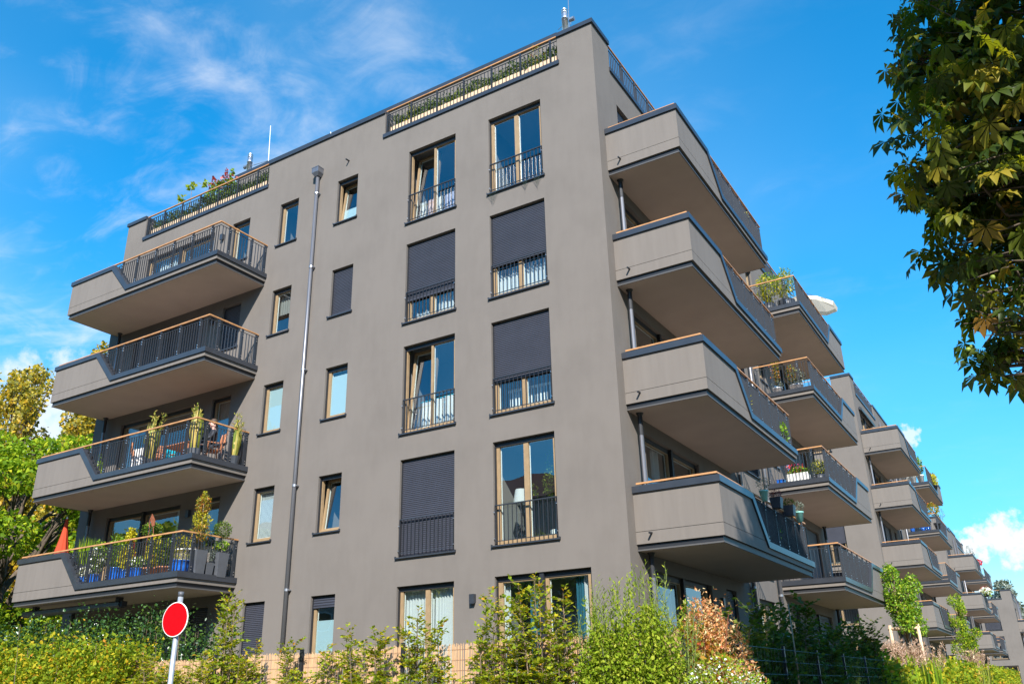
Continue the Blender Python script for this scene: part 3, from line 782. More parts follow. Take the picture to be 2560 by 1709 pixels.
# wall lamps
lm = cached('lamp', lambda: MB().prism_x([(0, 0), (-0.07, -0.05), (-0.10, -0.05), (-0.10, 0.15), (0, 0.15)], -0.06, 0.06).mesh('wall_lamp'))
for k in range(5): link('wall_lamp', lm, 'anthracite', B1, (-13.54, 0, 2.78+3*k))
link('wall_lamp', lm, 'anthracite', B1, (-3.76, 0, 2.74))
for k in range(5): link('wall_lamp', lm, 'anthracite', B1, (0, 5.3, 2.78+3*k), math.pi/2)
# awning cassette under the lowest left balcony
aw = link('awning', MB().prism_x([(-1.50, 3.20), (-1.36, 3.20), (-1.36, 3.34), (-1.44, 3.385), (-1.56, 3.33), (-1.56, 3.25)], -18.35, -13.95).mesh('awning'), 'anthracite', B1)
abm = cached('abm', lambda: MB().box(-0.07, 0.07, -1.42, -1.28, 3.30, 3.485).mesh('awning_bracket'))
for x in (-14.23, -18.03): link('awning_bracket', abm, 'dark_trim', aw, (x, 0, 0))
link('awning_end', MB().box(-13.94, -13.86, -1.52, -1.36, 3.22, 3.36).mesh('awning_end'), 'dark_trim', aw)

# ------------------------------------------------------------------ the blocks behind, along the street
def far_block(label, off, nf, seed):
    b, g = make_building(label, off, nf, False, -7.4)
    rng = random.Random(seed)
    for k in range(nf):
        zf = floor_z(k); c = g['C4']
        make_window(b, 'f', c[0], -0.8788 if k == 0 else c[1], zf, ZT+H*k, 'slide' if k == 0 else 'double', rail=k > 0, shutter=rng.choice((0, 1.0, 0.5)) if k else 0, simple=True, room=0.8, margin=0.02)
        for col in ('SD', 'SS', 'SF', 'SS2', 'SD2'):
            c = g[col]; sm = col in ('SS', 'SS2')
            make_window(b, 's', c[0], c[1], zf+(0.86 if sm else 0), (ZS if sm else 3.18)+H*k, 'single' if sm else ('double' if col == 'SF' else 'slide'),
                        shutter=rng.choice((0, 0, 1.0, 0.6)), sill=sm, rail=(col == 'SF' and k > 0), simple=True, room=0.5, margin=0.02)
    for y in (7.95, 10.66): link('rain_pipe', cached(('sp', nf), lambda: MB().tube([(0.10, 0, 0.2), (0.10, 0, g['ztop']-0.8)], 0.05, 8).mesh('rain_pipe', True)), 'drain', b, (0, y, 0))
    return b
B2 = far_block('second grey apartment block in the row, its balconies seen past the front block', (0, 31.7, -0.156), 5, 3)
B3 = far_block('third grey apartment block in the row, one storey lower, behind the staked trees', (0.25, 63.4, -0.2), 4, 5)
B4 = far_block('farthest grey apartment block at the right edge of the row', (3.0, 96.0, -0.6), 3, 8)
aw2 = link('awning', MB().prism_y([(0.02, 15.26), (0.16, 15.20), (0.20, 15.30), (0.10, 15.40), (0.02, 15.38)], 1.1, 5.2).mesh('awning'), 'anthracite', B2)
# ------------------------------------------------------------------ ground
pmat('ground', (0.115, 0.10, 0.06), 0.95, col2=(0.07, 0.08, 0.03), vscale=0.4, bump=0.4, bscale=8)
pmat('asphalt', (0.075, 0.072, 0.07), 0.9, var=0.25, vscale=20, bump=0.3, bscale=120)
pmat('paving', (0.21, 0.175, 0.135), 0.9, var=0.15, vscale=3, bump=0.2, bscale=50)
pmat('granite', (0.40, 0.39, 0.37), 0.8, var=0.12, vscale=30)
tag(link('ground', MB().quad((-900, -900, -0.80), (900, -900, -0.80), (900, 900, -0.80), (-900, 900, -0.80)).mesh('ground'), 'ground'), kind='structure')
tag(link('road', MB().quad((-300, -24, -0.79), (300, -24, -0.79), (300, -16.6, -0.79), (-300, -16.6, -0.79)).mesh('road'), 'asphalt'), kind='structure')
tag(link('pavement', MB().box(-300, 300, -16.4, -6.2, -1.0, -0.67).mesh('pavement'), 'paving'), kind='structure')
tag(link('kerb', MB().box(-300, 300, -16.6, -16.402, -1.0, -0.665).mesh('kerb'), 'granite'), kind='structure')
tag(link('terrace', MB().box(-22, 1.7, -3.2, -0.02, -1.0, 0.70).mesh('terrace'), 'ground'), kind='structure')
tag(link('garden', MB().box(-0.02, 1.7, 0.0, 130, -1.0, 0.66).mesh('garden'), 'ground'), kind='structure')
tag(link('path', MB().box(4.6, 8.5, -6.1, 130, -1.0, -0.70).mesh('path'), 'paving'), kind='structure')

# ------------------------------------------------------------------ the other side of the street (seen in the window panes)
def opposite_block():
    b = thing('opposite_building', 'plastered house row across the street, mirrored in the window panes', 'building', (0, -40, -0.8))
    pmat('plaster', (0.34, 0.31, 0.27), 0.9, var=0.1, vscale=0.8); pmat('roof_tile', (0.20, 0.08, 0.05), 0.8, var=0.2, vscale=6); pmat('dark_pane', (0.02, 0.025, 0.03), 0.1)
    link('wall', MB().box(-62, 34, -10, 0, 0, 15.5).mesh('wall'), 'plaster', b)
    link('roof', MB().prism_x([(-10.6, 15.5), (0.6, 15.5), (-5, 18.6)], -62.5, 34.5).mesh('roof'), 'roof_tile', b)
    fm = cached('ow', lambda: MB().box(-0.7, 0.7, 0.002, 0.05, 0, 1.7).mesh('window')); pm = cached('op', lambda: MB().box(-0.6, 0.6, 0.051, 0.06, 0.1, 1.6).mesh('pane'))
    for i in range(28):
        for k in range(5):
            w = link('window', fm, 'white_frame', b, (-60+i*3.4, 0, 0.9+3.0*k)); link('pane', pm, 'dark_pane', w)
opposite_block()
# ------------------------------------------------------------------ plants
def nrmz(a): return a/np.maximum(np.linalg.norm(a, axis=1, keepdims=True), 1e-9)
LEAF2 = (np.array([(0, 0, 0), (0.36, 0.45, 0.10), (0, 1, -0.04), (-0.36, 0.45, 0.10)]), [(0, 1, 2), (0, 2, 3)])
BLADE = (np.array([(-0.03, 0, 0), (0.03, 0, 0), (0.026, 0.55, 0.02), (-0.026, 0.55, 0.02), (0, 1.0, -0.12)]), [(0, 1, 2, 3), (3, 2, 4)])
NARROW = (np.array([(0, 0, 0), (0.14, 0.4, 0.04), (0, 1, -0.08), (-0.14, 0.4, 0.04)]), [(0, 1, 2), (0, 2, 3)])
PETAL = (np.array([(-0.5, 0, 0), (0, -0.5, 0), (0.5, 0, 0), (0, 0.5, 0)]), [(0, 1, 2, 3)])
def palmate():
    vs = []; fs = []
    for a, l in ((0, 1.0), (38, 0.95), (-38, 0.95), (76, 0.78), (-76, 0.78), (118, 0.5), (-118, 0.5)):
        a = math.radians(a); o = len(vs)
        for bx, ay, n in ((0, 0.04, 0), (0.185*l, 0.64*l, 0.06), (0.02, 1.0*l, -0.22*l), (-0.185*l, 0.64*l, 0.06), (0, 0.55*l, 0.0)):
            vs.append((bx*math.cos(a)+ay*math.sin(a), -bx*math.sin(a)+ay*math.cos(a), n-0.10*ay))
        fs += [(o, o+1, o+4), (o+1, o+2, o+4), (o+4, o+2, o+3), (o, o+4, o+3)]
    return np.array(vs), fs
PALM = palmate()
def leaves_mesh(name, pos, axis, nrm, size, tmpl, rnd):
    tv, tf = tmpl; n = len(pos); k = len(tv)
    a = nrmz(axis); b = nrmz(np.cross(a, nrm)); nn = np.cross(b, a)
    v = pos[:, None, :] + size[:, None, None]*(tv[None, :, 0:1]*b[:, None, :]+tv[None, :, 1:2]*a[:, None, :]+tv[None, :, 2:3]*nn[:, None, :])
    v = v.reshape(-1, 3)
    me = bpy.data.meshes.new(name)
    me.vertices.add(len(v)); me.vertices.foreach_set('co', v.ravel().astype(np.float32))
    tot = np.array([len(f) for f in tf]); flat = np.array([i for f in tf for i in f])
    li = (flat[None, :]+(np.arange(n)*k)[:, None]).ravel()
    me.loops.add(len(li)); me.loops.foreach_set('vertex_index', li.astype(np.int32))
    lt = np.tile(tot, n); ls = np.concatenate(([0], np.cumsum(lt)[:-1]))
    me.polygons.add(len(lt)); me.polygons.foreach_set('loop_start', ls.astype(np.int32)); me.polygons.foreach_set('loop_total', lt.astype(np.int32))
    me.update(calc_edges=True)
    at = me.attributes.new('rnd', 'FLOAT', 'POINT'); at.data.foreach_set('value', np.repeat(rnd, k).astype(np.float32))
    return me
def cloud(rng, pts, size, tmpl=LEAF2, up=0.5, droop=0.0, out=None, spread=1.0, jit=0.3, name='foliage', rnd=None, outw=0.5):
    """leaves at the points: random directions, facing up by `up`, hanging by `droop`"""
    n = len(pts)
    ax = rng.normal(size=(n, 3))*spread
    if out is not None: ax += nrmz(pts-out)*outw
    ax[:, 2] -= droop
    nm = rng.normal(size=(n, 3)); nm[:, 2] += up*3
    sz = size*(1+jit*rng.normal(size=n)).clip(0.5, 1.7)
    return leaves_mesh(name, pts, ax, nm, sz, tmpl, rng.random(n) if rnd is None else rnd)
def ell(rng, n, c, r, shell=0.5, squash=0.0):
    d = nrmz(rng.normal(size=(n, 3))); q = rng.random((n, 1))**(1/3.0)
    q = q*(1-shell)+shell*(0.82+0.25*rng.random((n, 1)))
    return np.array(c)+d*q*np.array(r)
def bezier(p0, p1, p2, n):
    t = np.linspace(0, 1, n)[:, None]; p0, p1, p2 = map(np.array, (p0, p1, p2))
    return (1-t)**2*p0+2*t*(1-t)*p1+t*t*p2

leafmat('leaf_beech', [(0.0, (0.102, 0.176, 0.012)), (0.35, (0.196, 0.289, 0.017)), (0.75, (0.349, 0.386, 0.023)), (0.93, (0.576, 0.456, 0.026)), (1.0, (0.588, 0.229, 0.031))], 0.48, 0.6, 0.15)
leafmat('leaf_holly', [(0.0, (0.016, 0.045, 0.010)), (0.6, (0.035, 0.085, 0.014)), (1.0, (0.08, 0.14, 0.02))], 0.15, 0.25, 0.45)
leafmat('leaf_weed', [(0.0, (0.148, 0.232, 0.012)), (0.6, (0.244, 0.341, 0.020)), (1.0, (0.418, 0.435, 0.052))], 0.4, 0.65, 0.12)
leafmat('leaf_copper', [(0.0, (0.246, 0.085, 0.029)), (0.4, (0.679, 0.264, 0.094)), (0.7, (0.800, 0.471, 0.208)), (1.0, (0.800, 0.679, 0.377))], 0.35)
leafmat('leaf_autumn', [(0.0, (0.102, 0.145, 0.017)), (0.5, (0.290, 0.290, 0.029)), (0.8, (0.493, 0.246, 0.029)), (1.0, (0.580, 0.116, 0.043))], 0.4)
leafmat('leaf_dark', [(0.0, (0.03, 0.07, 0.012)), (0.6, (0.075, 0.135, 0.02)), (1.0, (0.20, 0.22, 0.03))], 0.4, 0.6, 0.2)
leafmat('leaf_bright', [(0.0, (0.088, 0.203, 0.012)), (0.6, (0.191, 0.348, 0.020)), (1.0, (0.415, 0.464, 0.030))], 0.42)
leafmat('leaf_yellow', [(0.0, (0.232, 0.246, 0.017)), (0.6, (0.522, 0.493, 0.029)), (1.0, (0.797, 0.652, 0.043))], 0.4)
leafmat('leaf_poplar', [(0.0, (0.131, 0.138, 0.022)), (0.4, (0.290, 0.254, 0.026)), (0.8, (0.522, 0.392, 0.029)), (1.0, (0.609, 0.348, 0.029))], 0.4)
leafmat('leaf_tree', [(0.0, (0.091, 0.174, 0.013)), (0.5, (0.201, 0.329, 0.020)), (0.85, (0.365, 0.457, 0.023)), (1.0, (0.588, 0.549, 0.034))], 0.42, 0.6, 0.15)
leafmat('leaf_chestnut', [(0.0, (0.035, 0.065, 0.010)), (0.45, (0.075, 0.11, 0.014)), (0.80, (0.17, 0.19, 0.02)), (0.955, (0.34, 0.28, 0.03)), (1.0, (0.26, 0.12, 0.03))], 0.5, 0.42, 0.4, (1.5, 1.4, 0.35))
leafmat('leaf_grass', [(0.0, (0.145, 0.217, 0.029)), (0.5, (0.348, 0.362, 0.058)), (1.0, (0.667, 0.478, 0.145))], 0.4)
leafmat('leaf_plume', [(0.0, (0.34, 0.20, 0.14)), (0.6, (0.50, 0.33, 0.24)), (1.0, (0.60, 0.46, 0.34))], 0.4)
leafmat('leaf_silver', [(0.0, (0.10, 0.13, 0.10)), (1.0, (0.28, 0.32, 0.27))], 0.3)
leafmat('leaf_heather', [(0.0, (0.09, 0.02, 0.03)), (0.6, (0.19, 0.05, 0.06)), (1.0, (0.28, 0.10, 0.09))], 0.3)
leafmat('flower_white', [(0.0, (0.70, 0.72, 0.62)), (1.0, (0.88, 0.88, 0.86))], 0.3)
leafmat('flower_mix', [(0.0, (0.55, 0.02, 0.04)), (0.5, (0.75, 0.08, 0.06)), (0.75, (0.70, 0.10, 0.35)), (1.0, (0.80, 0.45, 0.05))], 0.3, tint=(1, 1, 1))
leafmat('flower_red', [(0.0, (0.36, 0.04, 0.03)), (1.0, (0.58, 0.12, 0.10))], 0.3, tint=(1, 1, 1))
leafmat('flower_yellow', [(0.0, (0.75, 0.45, 0.02)), (1.0, (0.85, 0.62, 0.03))], 0.3, tint=(1, 1, 1))
pmat('bark', (0.10, 0.075, 0.052), 0.9, var=0.35, vscale=9, bump=0.5, bscale=30)
pmat('twig', (0.17, 0.12, 0.075), 0.85, var=0.25, vscale=20)
pmat('green_stem', (0.13, 0.17, 0.04), 0.7, var=0.2, vscale=12)
pmat('reed', (0.56, 0.37, 0.20), 0.8, var=0.3, vscale=40, col2=(0.30, 0.17, 0.09), streak=(6, 6, 0.15))
pmat('timber', (0.33, 0.20, 0.12), 0.8, var=0.25, vscale=6, streak=(5, 5, 0.5), bump=0.2, bscale=40)
pmat('timber_pale', (0.58, 0.42, 0.27), 0.75, var=0.2, vscale=5)
pmat('glaze_blue', (0.010, 0.10, 0.42), 0.12, var=0.25, vscale=5, spec=0.7)
pmat('terracotta', (0.42, 0.17, 0.08), 0.8, var=0.15, vscale=7)
pmat('pot_dark', (0.030, 0.034, 0.042), 0.45, var=0.15, vscale=5)
pmat('pot_grey', (0.075, 0.08, 0.09), 0.5, var=0.1, vscale=5)
pmat('pot_zinc', (0.52, 0.55, 0.58), 0.35, metal=0.6, var=0.15, vscale=5)
pmat('pot_white', (0.74, 0.73, 0.68), 0.55, var=0.06, vscale=5)
pmat('pot_mint', (0.22, 0.50, 0.43), 0.35, var=0.05)
pmat('soil', (0.04, 0.028, 0.018), 0.95)
pmat('rust', (0.20, 0.060, 0.025), 0.8, var=0.3, vscale=15)
pmat('galv', (0.42, 0.44, 0.46), 0.45, metal=0.55, var=0.18, vscale=9, streak=(3, 3, 0.6))
pmat('sign_red', (0.40, 0.0015, 0.005), 0.5, var=0.06, vscale=9, spec=0.12)
pmat('sign_white', (0.78, 0.77, 0.74), 0.4)
pmat('plastic_white', (0.80, 0.80, 0.78), 0.4)
clothmat('parasol_orange', (0.62, 0.10, 0.05), 0.35)
clothmat('parasol_cream', (0.74, 0.68, 0.55), 0.35)
clothmat('cloth_cyan', (0.02, 0.42, 0.55), 0.2)
pmat('skin', (0.55, 0.30, 0.22), 0.55)
pmat('clothes_dark', (0.02, 0.022, 0.03), 0.85)
pmat('hair', (0.06, 0.035, 0.02), 0.7)

def stems_obj(mb, parent, mat='twig', name='stem'):
    if mb.f: return link(name, mb.mesh(name, True), mat, parent)

# ---- upright shrub: shoots with side twigs and leaves along them
def shrub_meshes(key, seed, h, spread, nst, leaf, dens=1.0, tmpl=LEAF2, twig_len=0.42, rise=0.35, lmin=0.12, gap=0.032):
    def fn():
        rng = np.random.default_rng(seed); mb = MB(); P = []; A = []; Nn = []
        for s in range(nst):
            hh = h*(0.72+0.30*rng.random()) if s else h
            an = rng.random()*6.28; lean = spread*rng.random()
            base = np.array([0.10*math.cos(an), 0.10*math.sin(an), 0])
            tip = np.array([lean*math.cos(an), lean*math.sin(an), hh]); mid = np.array([lean*.2*math.cos(an)+0.08*rng.normal(), lean*.2*math.sin(an)+0.08*rng.normal(), hh*.5])
            n = 9; path = bezier(base, mid, tip, n)
            mb.tube(path, list(np.linspace(0.013+0.003*hh, 0.003, n)), 5, False)
            m = int(hh*13*dens)
            for j in range(m):
                t = (j+0.5)/m
                if t < lmin: continue
                i = min(int(t*(n-1)), n-2); q = t*(n-1)-i; o = path[i]*(1-q)+path[i+1]*q
                a2 = rng.random()*6.28; L = twig_len*(1.05-0.78*t)*(0.6+0.7*rng.random())
                d = np.array([math.cos(a2), math.sin(a2), rise+0.25*rng.normal()+0.5*(t > .85)])
                e = o+d*L
                mb.tube([o, o+d*L*.5+np.array([0, 0, 0.01]), e], [0.004, 0.003, 0.0015], 3, False)
                nl = max(3, int(L/gap))
                for l in range(nl):
                    f = (l+1)/nl; p = o+d*L*f
                    sd = 1 if l % 2 else -1
                    side = np.array([-d[1], d[0], 0])*sd
                    P.append(p); A.append(d*0.7+side*0.9+rng.normal(size=3)*0.25); Nn.append(np.array([0, 0, 1.0])+rng.normal(size=3)*0.45)
        P = np.array(P); sz = leaf*(0.75+0.5*rng.random(len(P)))
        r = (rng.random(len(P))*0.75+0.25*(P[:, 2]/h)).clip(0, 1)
        return mb.mesh('stem', True), leaves_mesh('foliage', P, np.array(A), np.array(Nn), sz, tmpl, r)
    return cached(key, fn)
ORD = ['first', 'second', 'third', 'fourth', 'fifth', 'sixth', 'seventh', 'eighth', 'ninth', 'tenth', 'eleventh', 'twelfth', 'thirteenth', 'fourteenth', 'fifteenth', 'sixteenth', 'seventeenth', 'eighteenth']
def shrub(name, label, cat, loc, key, mat, group=None, rz=0.0, sc=(1, 1, 1), smat='twig', **kw):
    st, lf = shrub_meshes(key, **kw)
    t = thing(name, label, cat, loc, rz, group); t.scale = sc
    link('stem', st, smat, t); link('foliage', lf, mat, t)
    return t

# beech shrubs in front of the reed screen
GZ = -0.66
bx = [-7.35, -6.6, -5.85, -5.1, -4.4, -3.75, -3.1, -2.45, -1.85, -1.2, -0.62, -0.08, 0.42, 0.85, 1.3]
bh = [2.35, 2.2, 2.3, 3.25, 2.4, 2.35, 2.3, 2.55, 2.45, 2.7, 2.45, 2.95, 2.6, 3.0, 2.8]
rb = random.Random(4)
for i, (x, h) in enumerate(zip(bx, bh)):
    k = i % 5
    shrub('beech_shrub', '%s beech shrub from the left in the row before the tan reed screen' % ORD[i], 'shrub', (x+rb.uniform(-.08, .08), -5.38+rb.uniform(-.12, .1), GZ), ('be', k), 'leaf_beech',
          'beech shrubs along the reed screen', rb.uniform(0, 6.28), (0.95, 0.95, h/2.6), seed=40+k, h=2.6, spread=0.32, nst=6, leaf=0.066, dens=1.8, twig_len=0.46, rise=0.06, gap=0.021)
ex = [(-7.0, 2.2), (-6.25, 2.1), (-5.45, 2.25), (-4.75, 2.1), (-4.05, 1.75), (-3.4, 1.85), (-2.75, 1.7), (-2.1, 1.85), (-1.5, 1.7), (-0.9, 1.8), (-0.3, 1.75), (0.2, 1.8), (1.05, 1.85)]
for i, (x, h) in enumerate(ex):
    k = (i+2) % 5
    shrub('low_beech_shrub', '%s low beech shrub from the left at the foot of the reed screen' % ORD[i], 'shrub', (x+rb.uniform(-.08, .08), -5.62+rb.uniform(-.08, .08), GZ), ('be', k), 'leaf_beech',
          'low beech shrubs at the foot of the reed screen', rb.uniform(0, 6.28), (1.05, 1.0, h/2.6), seed=40+k, h=2.6, spread=0.32, nst=6, leaf=0.066, dens=1.8, twig_len=0.46, rise=0.06, gap=0.021)
# beech hedge at the left, in front of the dark holly
def hedge(name, label, boxes, n, size, mat, seed, parent=None, tmpl=LEAF2, up=0.45, stems=0, cat='hedge'):
    rng = np.random.default_rng(seed); P = []
    vol = [abs((b[1]-b[0])*(b[3]-b[2])*(b[5]-b[4])) for b in boxes]; tv = sum(vol)
    for b, v in zip(boxes, vol):
        m = int(n*v/tv); p = rng.random((m, 3))
        x = b[0]+(b[1]-b[0])*p[:, 0]; y = b[2]+(b[3]-b[2])*p[:, 1]**1.25
        top = b[5]+0.18*np.sin(x*3.1+seed)+0.14*np.sin(x*7.3+1.3*seed)+0.12*np.sin(x*17+seed)+0.10*np.abs(rng.normal(size=m))*(rng.random(m) > 0.5)
        z = b[4]+(top-b[4])*p[:, 2]**0.75
        P.append(np.stack([x, y, z], 1))
    P = np.concatenate(P)
    t = thing(name, label, cat, (0, 0, 0))
    link('foliage', cloud(rng, P, size, tmpl, up, out=None, jit=0.35), mat, t)
    mb = MB()
    for i in range(stems):
        b = boxes[rng.integers(len(boxes))]; x = rng.uniform(b[0], b[1]); y = rng.uniform(b[2], b[3]); a = rng.normal(size=2)*0.2
        mb.tube([(x, y, GZ), (x+a[0], y+a[1]*.5, (b[5]+GZ)/2), (x+a[0]*1.5, y+a[1], b[5]+0.1)], [0.016, 0.011, 0.004], 5, False)
    if stems: link('stem', mb.mesh('stem', True), 'twig', t)
    return t
hedge('holly_hedge', 'dark glossy green holly hedge below the lowest left balcony', [(-17.5, -8.3, -4.4, -3.3, 0.2, 2.45), (-8.4, -6.9, -4.4, -3.5, 0.2, 2.05)], 30000, 0.06, 'leaf_holly', 11, stems=24)
hedge('beech_hedge', 'yellow-green beech hedge at the lower left, before the dark holly hedge', [(-13.5, -7.5, -5.9, -4.9, 0.3, 1.78)], 26000, 0.066, 'leaf_beech', 12, stems=30)
# tall weed clump with pale plumes at the corner of the reed screen
for i, (x, y, h, rz) in enumerate(((1.75, -5.35, 2.45, 0.3), (2.1, -5.5, 2.75, 1.9), (2.5, -5.35, 2.9, 4.0), (2.85, -5.2, 2.45, 5.2))):
    shrub('tall_weed', '%s tall pale green weed from the left at the reed screen corner' % ORD[i], 'plant', (x, y, GZ), ('we', i % 2), 'leaf_weed', 'tall weeds at the screen corner', rz, (1, 1, h/2.7), 'green_stem',
          seed=70+i, h=2.7, spread=0.45, nst=9, leaf=0.055, dens=1.5, tmpl=NARROW, twig_len=0.30, rise=1.1)
rng = np.random.default_rng(23)
t = thing('leafy_weed', 'dense light green leafy bush filling the corner of the reed screen', 'bush', (2.3, -5.55, 0))
P = np.concatenate([ell(rng, 6500, (-0.1, 0, 0.55), (0.72, 0.35, 1.15), 0.25), ell(rng, 3800, (0.25, 0.05, 1.1), (0.48, 0.3, 0.78), 0.25), ell(rng, 2500, (-0.35, 0, 0.95), (0.36, 0.28, 0.7), 0.25)])
link('foliage', cloud(rng, P, 0.045, LEAF2, 0.45), 'leaf_weed', t)
P = []
for i in range(34):
    x = rng.uniform(-0.6, 0.62); h = 1.55+0.55*rng.random()+0.25*(abs(x-0.2) < 0.3); b0 = np.array([x*0.8, rng.uniform(-.2, .2), 0.9]); e = np.array([x+0.08*rng.normal(), b0[1], h])
    for q in range(60): f = rng.random()**0.7; P.append(b0+(e-b0)*(0.35+0.65*f)+rng.normal(size=3)*0.03*(1.15-f))
link('plume', cloud(rng, np.array(P), 0.05, NARROW, 0.1, droop=-1.2, spread=0.7), 'leaf_weed', t)
# shrubs along the side fence
rng = np.random.default_rng(24)
t = thing('copper_shrub', 'shrub with dry copper orange leaves behind the side fence', 'shrub', (2.72, -3.9, 0))
P = np.concatenate([ell(rng, 1700, (0.22, 0.1, 1.2), (0.40, 0.45, 0.6), 0.1), ell(rng, 1300, (0.05, 0, 1.62), (0.30, 0.32, 0.45), 0.1), ell(rng, 700, (0.45, 0.2, 0.8), (0.32, 0.38, 0.45), 0.1), ell(rng, 260, (0.1, 0, 1.75), (0.5, 0.5, 0.45), 0.0)])
link('foliage', cloud(rng, P, 0.045, NARROW, 0.0, -0.6), 'leaf_copper', t)
link('foliage', cloud(rng, P[::2], 0.04, LEAF2, 0.0), 'leaf_copper', t)
link('foliage', cloud(rng, ell(rng, 1500, (-0.1, -0.05, 1.15), (0.5, 0.42, 0.62), 0.3), 0.07, LEAF2, 0.4), 'leaf_autumn', t)
mb = MB()
for i in range(16): a_ = rng.normal(size=2)*0.3; mb.tube([(0.1*rng.normal(), 0.1*rng.normal(), GZ), (a_[0]*.5, a_[1]*.5, 0.6), (a_[0]+.1, a_[1], 1.6+0.3*rng.random())], [0.014, 0.010, 0.003], 5, False)
link('stem', mb.mesh('stem', True), 'rust', t)
shrub('autumn_shrub', 'low shrub turning yellow and red beneath the copper orange shrub', 'shrub', (2.62, -4.35, GZ), 'aut', 'leaf_autumn', None, 2.0, (1.2, 1.2, 1), seed=82, h=2.1, spread=0.7, nst=9, leaf=0.085, dens=2.0, twig_len=0.5)
shrub('beech_shrub', 'leafy beech shrub between the tall weeds and the copper orange shrub', 'shrub', (2.35, -4.4, GZ), ('be', 1), 'leaf_beech', None, 3.0, (1.1, 1.1, 1.0), seed=41, h=2.6, spread=0.32, nst=6, leaf=0.066, dens=1.8, twig_len=0.46, rise=0.06, gap=0.021)
dk = [(3.15, -2.6, 2.3), (3.0, -1.4, 2.75), (3.2, -0.2, 2.5), (3.05, 1.0, 2.9), (3.1, 2.4, 3.0), (3.2, 3.9, 2.75), (3.0, 5.4, 2.6), (3.1, 7.2, 2.7), (3.0, 9.2, 3.0), (3.1, 11.2, 3.2)]
for i, (x, y, h) in enumerate(dk):
    shrub('dark_shrub', '%s dark green shrub along the side fence, counted from the camera' % ORD[i], 'shrub', (x-0.75, y, GZ), ('dk', i % 3), 'leaf_dark', 'dark shrubs along the side fence', i*1.7, (1.15, 1.15, h/2.8), seed=90+i, h=2.8, spread=0.5, nst=8, leaf=0.10, dens=1.8, twig_len=0.6)
hedge('side_hedge', 'dark green hedge behind the wire fence on the right', [(2.1, 2.76, -2.6, 9, 0.2, 1.42)], 16000, 0.085, 'leaf_dark', 14)
hedge('sunlit_hedge', 'yellow-green hedge in the sun at the far right, beyond the dark shrubs', [(2.2, 3.0, 9, 22, 0.3, 1.5), (2.2, 3.0, 22, 75, 0.3, 1.8)], 24000, 0.13, 'leaf_beech', 15)
# white flowering cushion
rng = np.random.default_rng(21)
t = thing('white_flowers', 'cushion of small white flowers before the wire fence', 'flowers', (3.4, -5.3, 0))
link('foliage', cloud(rng, ell(rng, 3000, (0, 0, 0.45), (0.72, 0.5, 0.80), 0.3), 0.07, NARROW, 0.3), 'leaf_weed', t)
link('blossom', cloud(rng, ell(rng, 1700, (0, -0.03, 0.46), (0.70, 0.50, 0.74), 0.75), 0.026, PETAL, 0.9), 'flower_white', t)

# grasses with plumes
def grass(name, label, loc, h, n, rad, mat='leaf_grass', plume=None, group=None, seed=1, pot=None, cat='grass', w=1.0):
    rng = np.random.default_rng(seed)
    t = thing(name, label, cat, loc, 0, group)
    a = rng.random(n)*6.28; r = rad*0.35*rng.random(n)
    base = np.stack([r*np.cos(a), r*np.sin(a), np.zeros(n)], 1)
    ax = np.stack([np.cos(a)*rad/h*1.0*rng.random(n), np.sin(a)*rad/h*1.0*rng.random(n), np.ones(n)], 1)
    nm = np.stack([np.cos(a), np.sin(a), np.full(n, 0.25)], 1)
    z0 = 0.0
    if pot:
        pr, ph, pm = pot
        link('pot', MB().lathe([(0, 0), (pr*0.78, 0), (pr, ph), (pr*0.9, ph), (pr*0.88, ph*0.9), (0, ph*0.9)], 14).mesh('pot', False), pm, t); z0 = ph*0.85; base[:, 2] += z0
    tm = (BLADE[0]*np.array([w, 1, 1]), BLADE[1])
    link('blades', leaves_mesh('blades', base, ax, nm, h*(0.55+0.45*rng.random(n)), tm, rng.random(n)), mat, t)
    if plume:
        pn, pl, pmat_ = plume
        P = []; 
        for i in range(pn):
            aa = rng.random()*6.28; rr = rad*(0.2+0.7*rng.random()); tip = np.array([rr*math.cos(aa), rr*math.sin(aa), z0+h*(0.95+0.25*rng.random())])
            for q in range(26): P.append(tip-np.array([rr*math.cos(aa)*.25, rr*math.sin(aa)*.25, pl])*rng.random()+rng.normal(size=3)*0.02)
        P = np.array(P)
        link('plume', cloud(rng, P, 0.09, NARROW, 0.1, droop=-1.0, spread=0.6), pmat_, t)
    return t
for i, (x, y) in enumerate(((2.5, 13.5), (2.7, 15.2), (2.4, 16.6), (2.8, 18.2))):
    grass('plume_grass', '%s clump of pinkish plume grass under the nearer staked tree, from the camera' % ORD[i], (x, y, 0.1), 1.75, 130, 0.75, 'leaf_tree', (46, 0.6, 'leaf_plume'), 'plume grasses under the young tree', 30+i)
for i, (x, y) in enumerate(((2.6, 36), (2.7, 39))):
    grass('plume_grass', '%s clump of pinkish plume grass under the farther staked tree' % ORD[i], (x, y, 0.1), 2.0, 200, 0.8, 'leaf_grass', (40, 0.6, 'leaf_plume'), 'plume grasses under the far young tree', 36+i)

